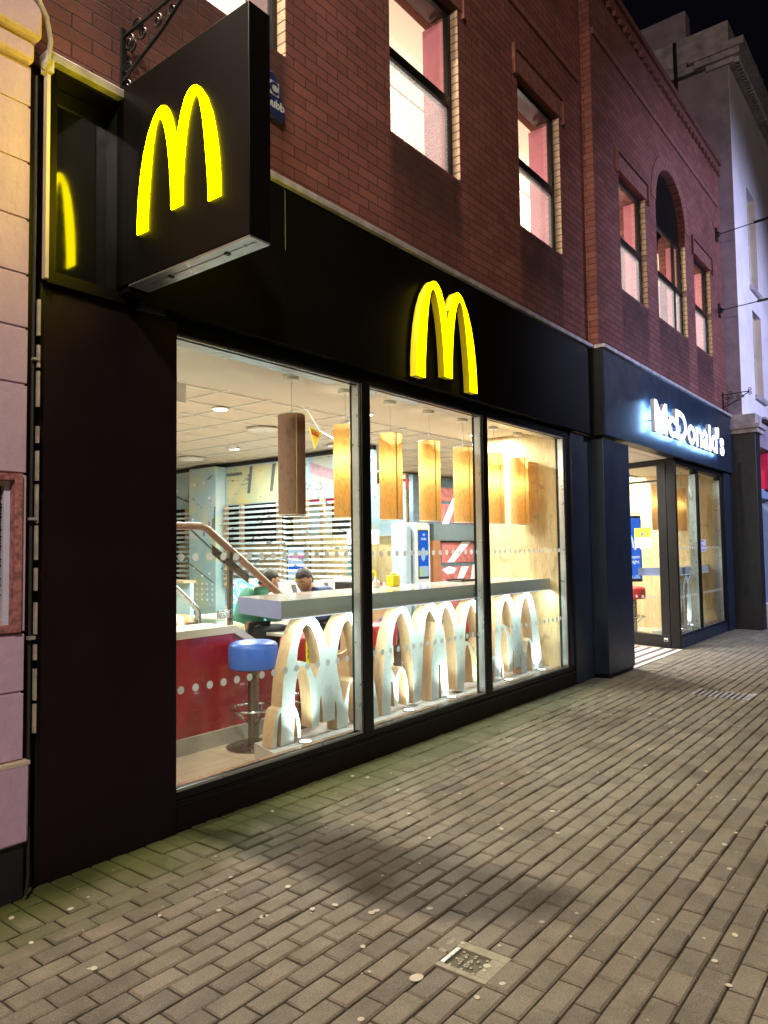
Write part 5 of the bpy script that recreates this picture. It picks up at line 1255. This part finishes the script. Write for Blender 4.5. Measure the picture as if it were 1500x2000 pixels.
for i, (a, b, z0, z1) in enumerate(wins+w2):
    wo = obj('sash_window', MB().box(a, b, fr+.16, fr+.2, z0, z1), 'black_gloss', TB)
    obj('frame', MB().box(a, a+.05, fr+.13, fr+.159, z0, z1).box(b-.05, b, fr+.13, fr+.159, z0, z1).box(a+.05, b-.05, fr+.13, fr+.159, (z0+z1)/2-.03, (z0+z1)/2+.03).box(a+.05, b-.05, fr+.13, fr+.159, z1-.05, z1), 'white_metal' if i != 4 else 'cream_plaster', wo)
    obj('reveal', B(b-.004, b+.002, fr+.004, fr+.128, z0+.002, z1-.002), 'cream_plaster', wo)
    obj('sill', B(a-.06, b+.06, fr-.06, fr+.12, z0-.09, z0), 'stone', wo)
cn = MB().box(X0-.05, 30, fr-.10, 0, 10.5, 10.60).box(X0-.12, 30, fr-.22, 0.2, 10.601, 10.72).box(X0-.16, 30, fr-.30, .3, 10.721, 10.86).box(X0-.02, 30, fr-.02, 3, 10.861, 11.35)
cn.box(X0-.06, X0+.2, 0, 9, 10.6, 10.72)
x = X0
while x < 29: cn.box(x, x+.06, fr-.19, fr-.10, 10.505, 10.598); x += .12
obj('cornice', cn, 'stone', TB)
obj('gable_upstand', MB().box(X0-.01, X0+.3, .35, 6, 10.7, 11.9), 'grey_brickwork', TB)
obj('drain_pipe', MB().tube([(X0-.06,.55,8.7),(X0-.06,.55,11.3)], .035, 8), 'iron', TB)
mo_ = MB()
for k in range(260):
    x = X0+random.random()*12; mo_.ball((x, fr-.28+random.random()*.25, 10.87+random.random()*.02), .03+.04*random.random(), 6, (1,1,.7))
obj('moss_growth', mo_, 'moss', TB)
obj('ground_pilaster', MB().box(X0-.005, X0+.35, -.58, .3, 0, 3.55), 'plinth_paint', TB, bevel=.01)
obj('pilaster_base', B(X0+.352, X0+.75, -.62, .1, 0, .45), 'white_render', TB, bevel=.01); obj('pilaster_cap', MB().box(X0-.03, X0+.5, -.63, .2, 3.551, 3.63).box(X0-.06, X0+.55, -.67, .2, 3.631, 3.72).box(X0-.02, X0+.5, -.60, .2, 3.721, 3.899), 'stone', TB, bevel=.01)
obj('shop_fascia', MB().box(X0+.56, 30, -.55, -.1, 3.35, 3.86), 'grey_brickwork', TB)
obj('shop_cornice', MB().box(X0+.56, 30, -.66, -.1, 3.861, 3.898), 'stone', TB)
obj('shop_frame', MB().box(X0+.76, X0+.98, -.45, -.2, 0, 3.30).box(X0+.981, 30, -.45, -.25, 2.42, 2.6).box(X0+1.9, X0+2.1, -.45, -.2, 0, 2.419), 'blue_frame', TB, bevel=.01)
obj('shop_glass', B(X0+1.2, 30, -.2, -.19, .3, 2.4), 'black_gloss', TB); obj('shop_base', B(X0+.99, 30, -.40, -.1, 0, .3), 'blue_frame', TB)
RS = thing('shop_sign', 'lit red shop sign cut off by the right edge of the photo', 'sign', (16.6, -.5, 2.6))
obj('box', B(15.75, 19, -.52, -.38, 2.60, 3.30), 'red_sign_paint', RS); obj('face', B(15.77, 18.98, -.528, -.521, 2.70, 3.28), 'sign_red_lit', RS)
obj('white_band', MB().prism([(15.77,2.62),(18.98,2.62),(18.98,2.72),(16.4,2.78),(15.77,2.69)], (0,-.5285,0), '-y', .004), 'sign_white_lit', RS)
light('shop_sign_glow', 'AREA', (16.6,-.60,2.95), 30, (.75,.72,1.0), RS, 1.4, (0,-1,-.2), shape='RECTANGLE', size_y=.5)
# across-the-way return so the street does not end in a void
obj('roof', B(1.6, 14.4, .3, 14, 8.0, 8.1), 'asphalt', RB)

# ------------------------------------------------------------ covers in the paving
MC = thing('service_cover', 'small cast iron service cover lettered for gas, set in the paving', 'cover', (2.36, -1.905, 0))
ofr = MB().box(2.264, 2.456, -2.011, -1.958, -.02, .001).box(2.264, 2.456, -1.790, -1.807+.0, -.02, .001)
ofr = MB().box(2.264, 2.456, -2.011, -1.957, -.02, .001).box(2.264, 2.456, -1.85, -1.807, -.02, .001) if False else MB().box(2.262, 2.288, -2.013, -1.757, -.02, .001).box(2.414, 2.458, -2.013, -1.757, -.02, .001).box(2.288, 2.414, -2.013, -1.955, -.02, .001).box(2.288, 2.414, -1.790, -1.757, -.02, .001)
obj('concrete_surround', ofr, 'concrete', MC, bevel=.002)
lid = obj('lid', MB().box(2.288, 2.414, -1.955, -1.790, -.02, -.009), 'lid_dark', MC)
obj('hinge_bar', B(2.291, 2.411, -1.822, -1.806, -.009, .0), 'aluminium', lid); obj('slot', B(2.289, 2.413, -1.804, -1.791, -.0088, -.008), 'black_plastic', lid)
st_ = MB()
for i in range(5):
    for j in range(5):
        if (i+j) % 2 == 0: st_.box(2.295+.025*i, 2.305+.025*i, -1.947+.025*j, -1.937+.025*j, -.009, -.004)
obj('studs', st_, 'cast_iron', lid)
for ch, dx, dy in (('G',.03,.055),('A',.063,.055),('S',.095,.055),('G',.045,.09),('S',.085,.09)):
    me = text_mesh(ch, .03, .004, .001); me.transform(Matrix.Rotation(R(-90), 4, 'Z')); flat_obj('lettering', place_mesh(me, 'z', (2.29+dx, -1.95+dy, -.006)), 'cast_iron', lid)
DG = thing('drain_grate', 'pale metal drain grate in the paving towards the right edge', 'grate', (8.05, -1.4, 0))
dg_ = MB().box(7.86, 8.24, -1.70, -1.66, -.02, .001).box(7.86, 8.24, -1.18, -1.14, -.02, .001)
obj('frame', dg_, 'trim_metal', DG); br = MB(); y = -1.655
while y < -1.19: br.box(7.88, 8.22, y, y+.028, -.02, -.001); y += .052
obj('bars', br, 'trim_metal', DG)

# ------------------------------------------------------------ street lamps (out of frame, the light of the street)
def street_lamp(loc, wall, power, col, label, aim, size=.15, spot=150):
    t = thing('street_lamp', label, 'lamp', (loc[0], loc[1], 0 if not wall else loc[2]), 'street lamps')
    x, y, z = loc
    if wall: obj('arm', MB().tube([(x, .0, z+.25), (x, y, z+.22)], .025, 8), 'iron', t)
    else: obj('pole', MB().tube([(x, y-.3, 0), (x, y-.3, z+.3), (x, y, z+.22)], [.07, .05, .03], 12), 'iron', t)
    obj('hood', MB().lathe([(.20,.05),(.18,.12),(.06,.2),(.02,.22)], (x,y,z), 20), 'iron', t)
    obj('lens', MB().disc((x,y,z+.045), .17, 'z', 20, .004), 'lamp_disc', t)
    light('lamp_light', 'SPOT', (x, y, z), power, col, t, size, aim, spot, .6)
street_lamp((1.36, -.13, 7.5), True, 1900, (1, .84, .62), 'street lamp fixed to the brick wall above the projecting sign', (.25, -.35, -1), .10, 165)
street_lamp((-3.5, -6.5, 8.5), False, 3500, (1, .80, .66), 'street lamp post on the far side of the street', (1, .75, -.55), .3, 150)
street_lamp((13.5, -7.0, 6.0), False, 3600, (.58, .62, 1.0), 'unseen bluish lamp post added to light the entrance front', (.02, 1, -.26), .3, 92)  # added lamp, puts blue light on the entrance front and right neighbour
# unseen globe lights, added to brighten the upper room ceiling
for x, lb in ((3.6, 'leftmost unseen globe light added to brighten the upper room'), (6.3, 'second unseen globe light from the left, added to brighten the upper room'), (9.6, 'third unseen globe light from the left, added to brighten the upper room'), (12.4, 'rightmost unseen globe light added to brighten the upper room')):
    t = thing('added_room_light', lb, 'lamp', (x, 2.8, 5.4), 'added globe lights upstairs')
    obj('globe', MB().ball((x, 2.8, 5.4), .13, 16), 'lamp_disc', t); obj('cord', MB().tube([(x,2.8,5.53),(x,2.8,6.6)], .006, 6), 'iron', t)
    light('room_fill_light', 'POINT', (x, 2.2, 5.3), 300 if x < 8 else 560, (1,.88,.70), t, .12)
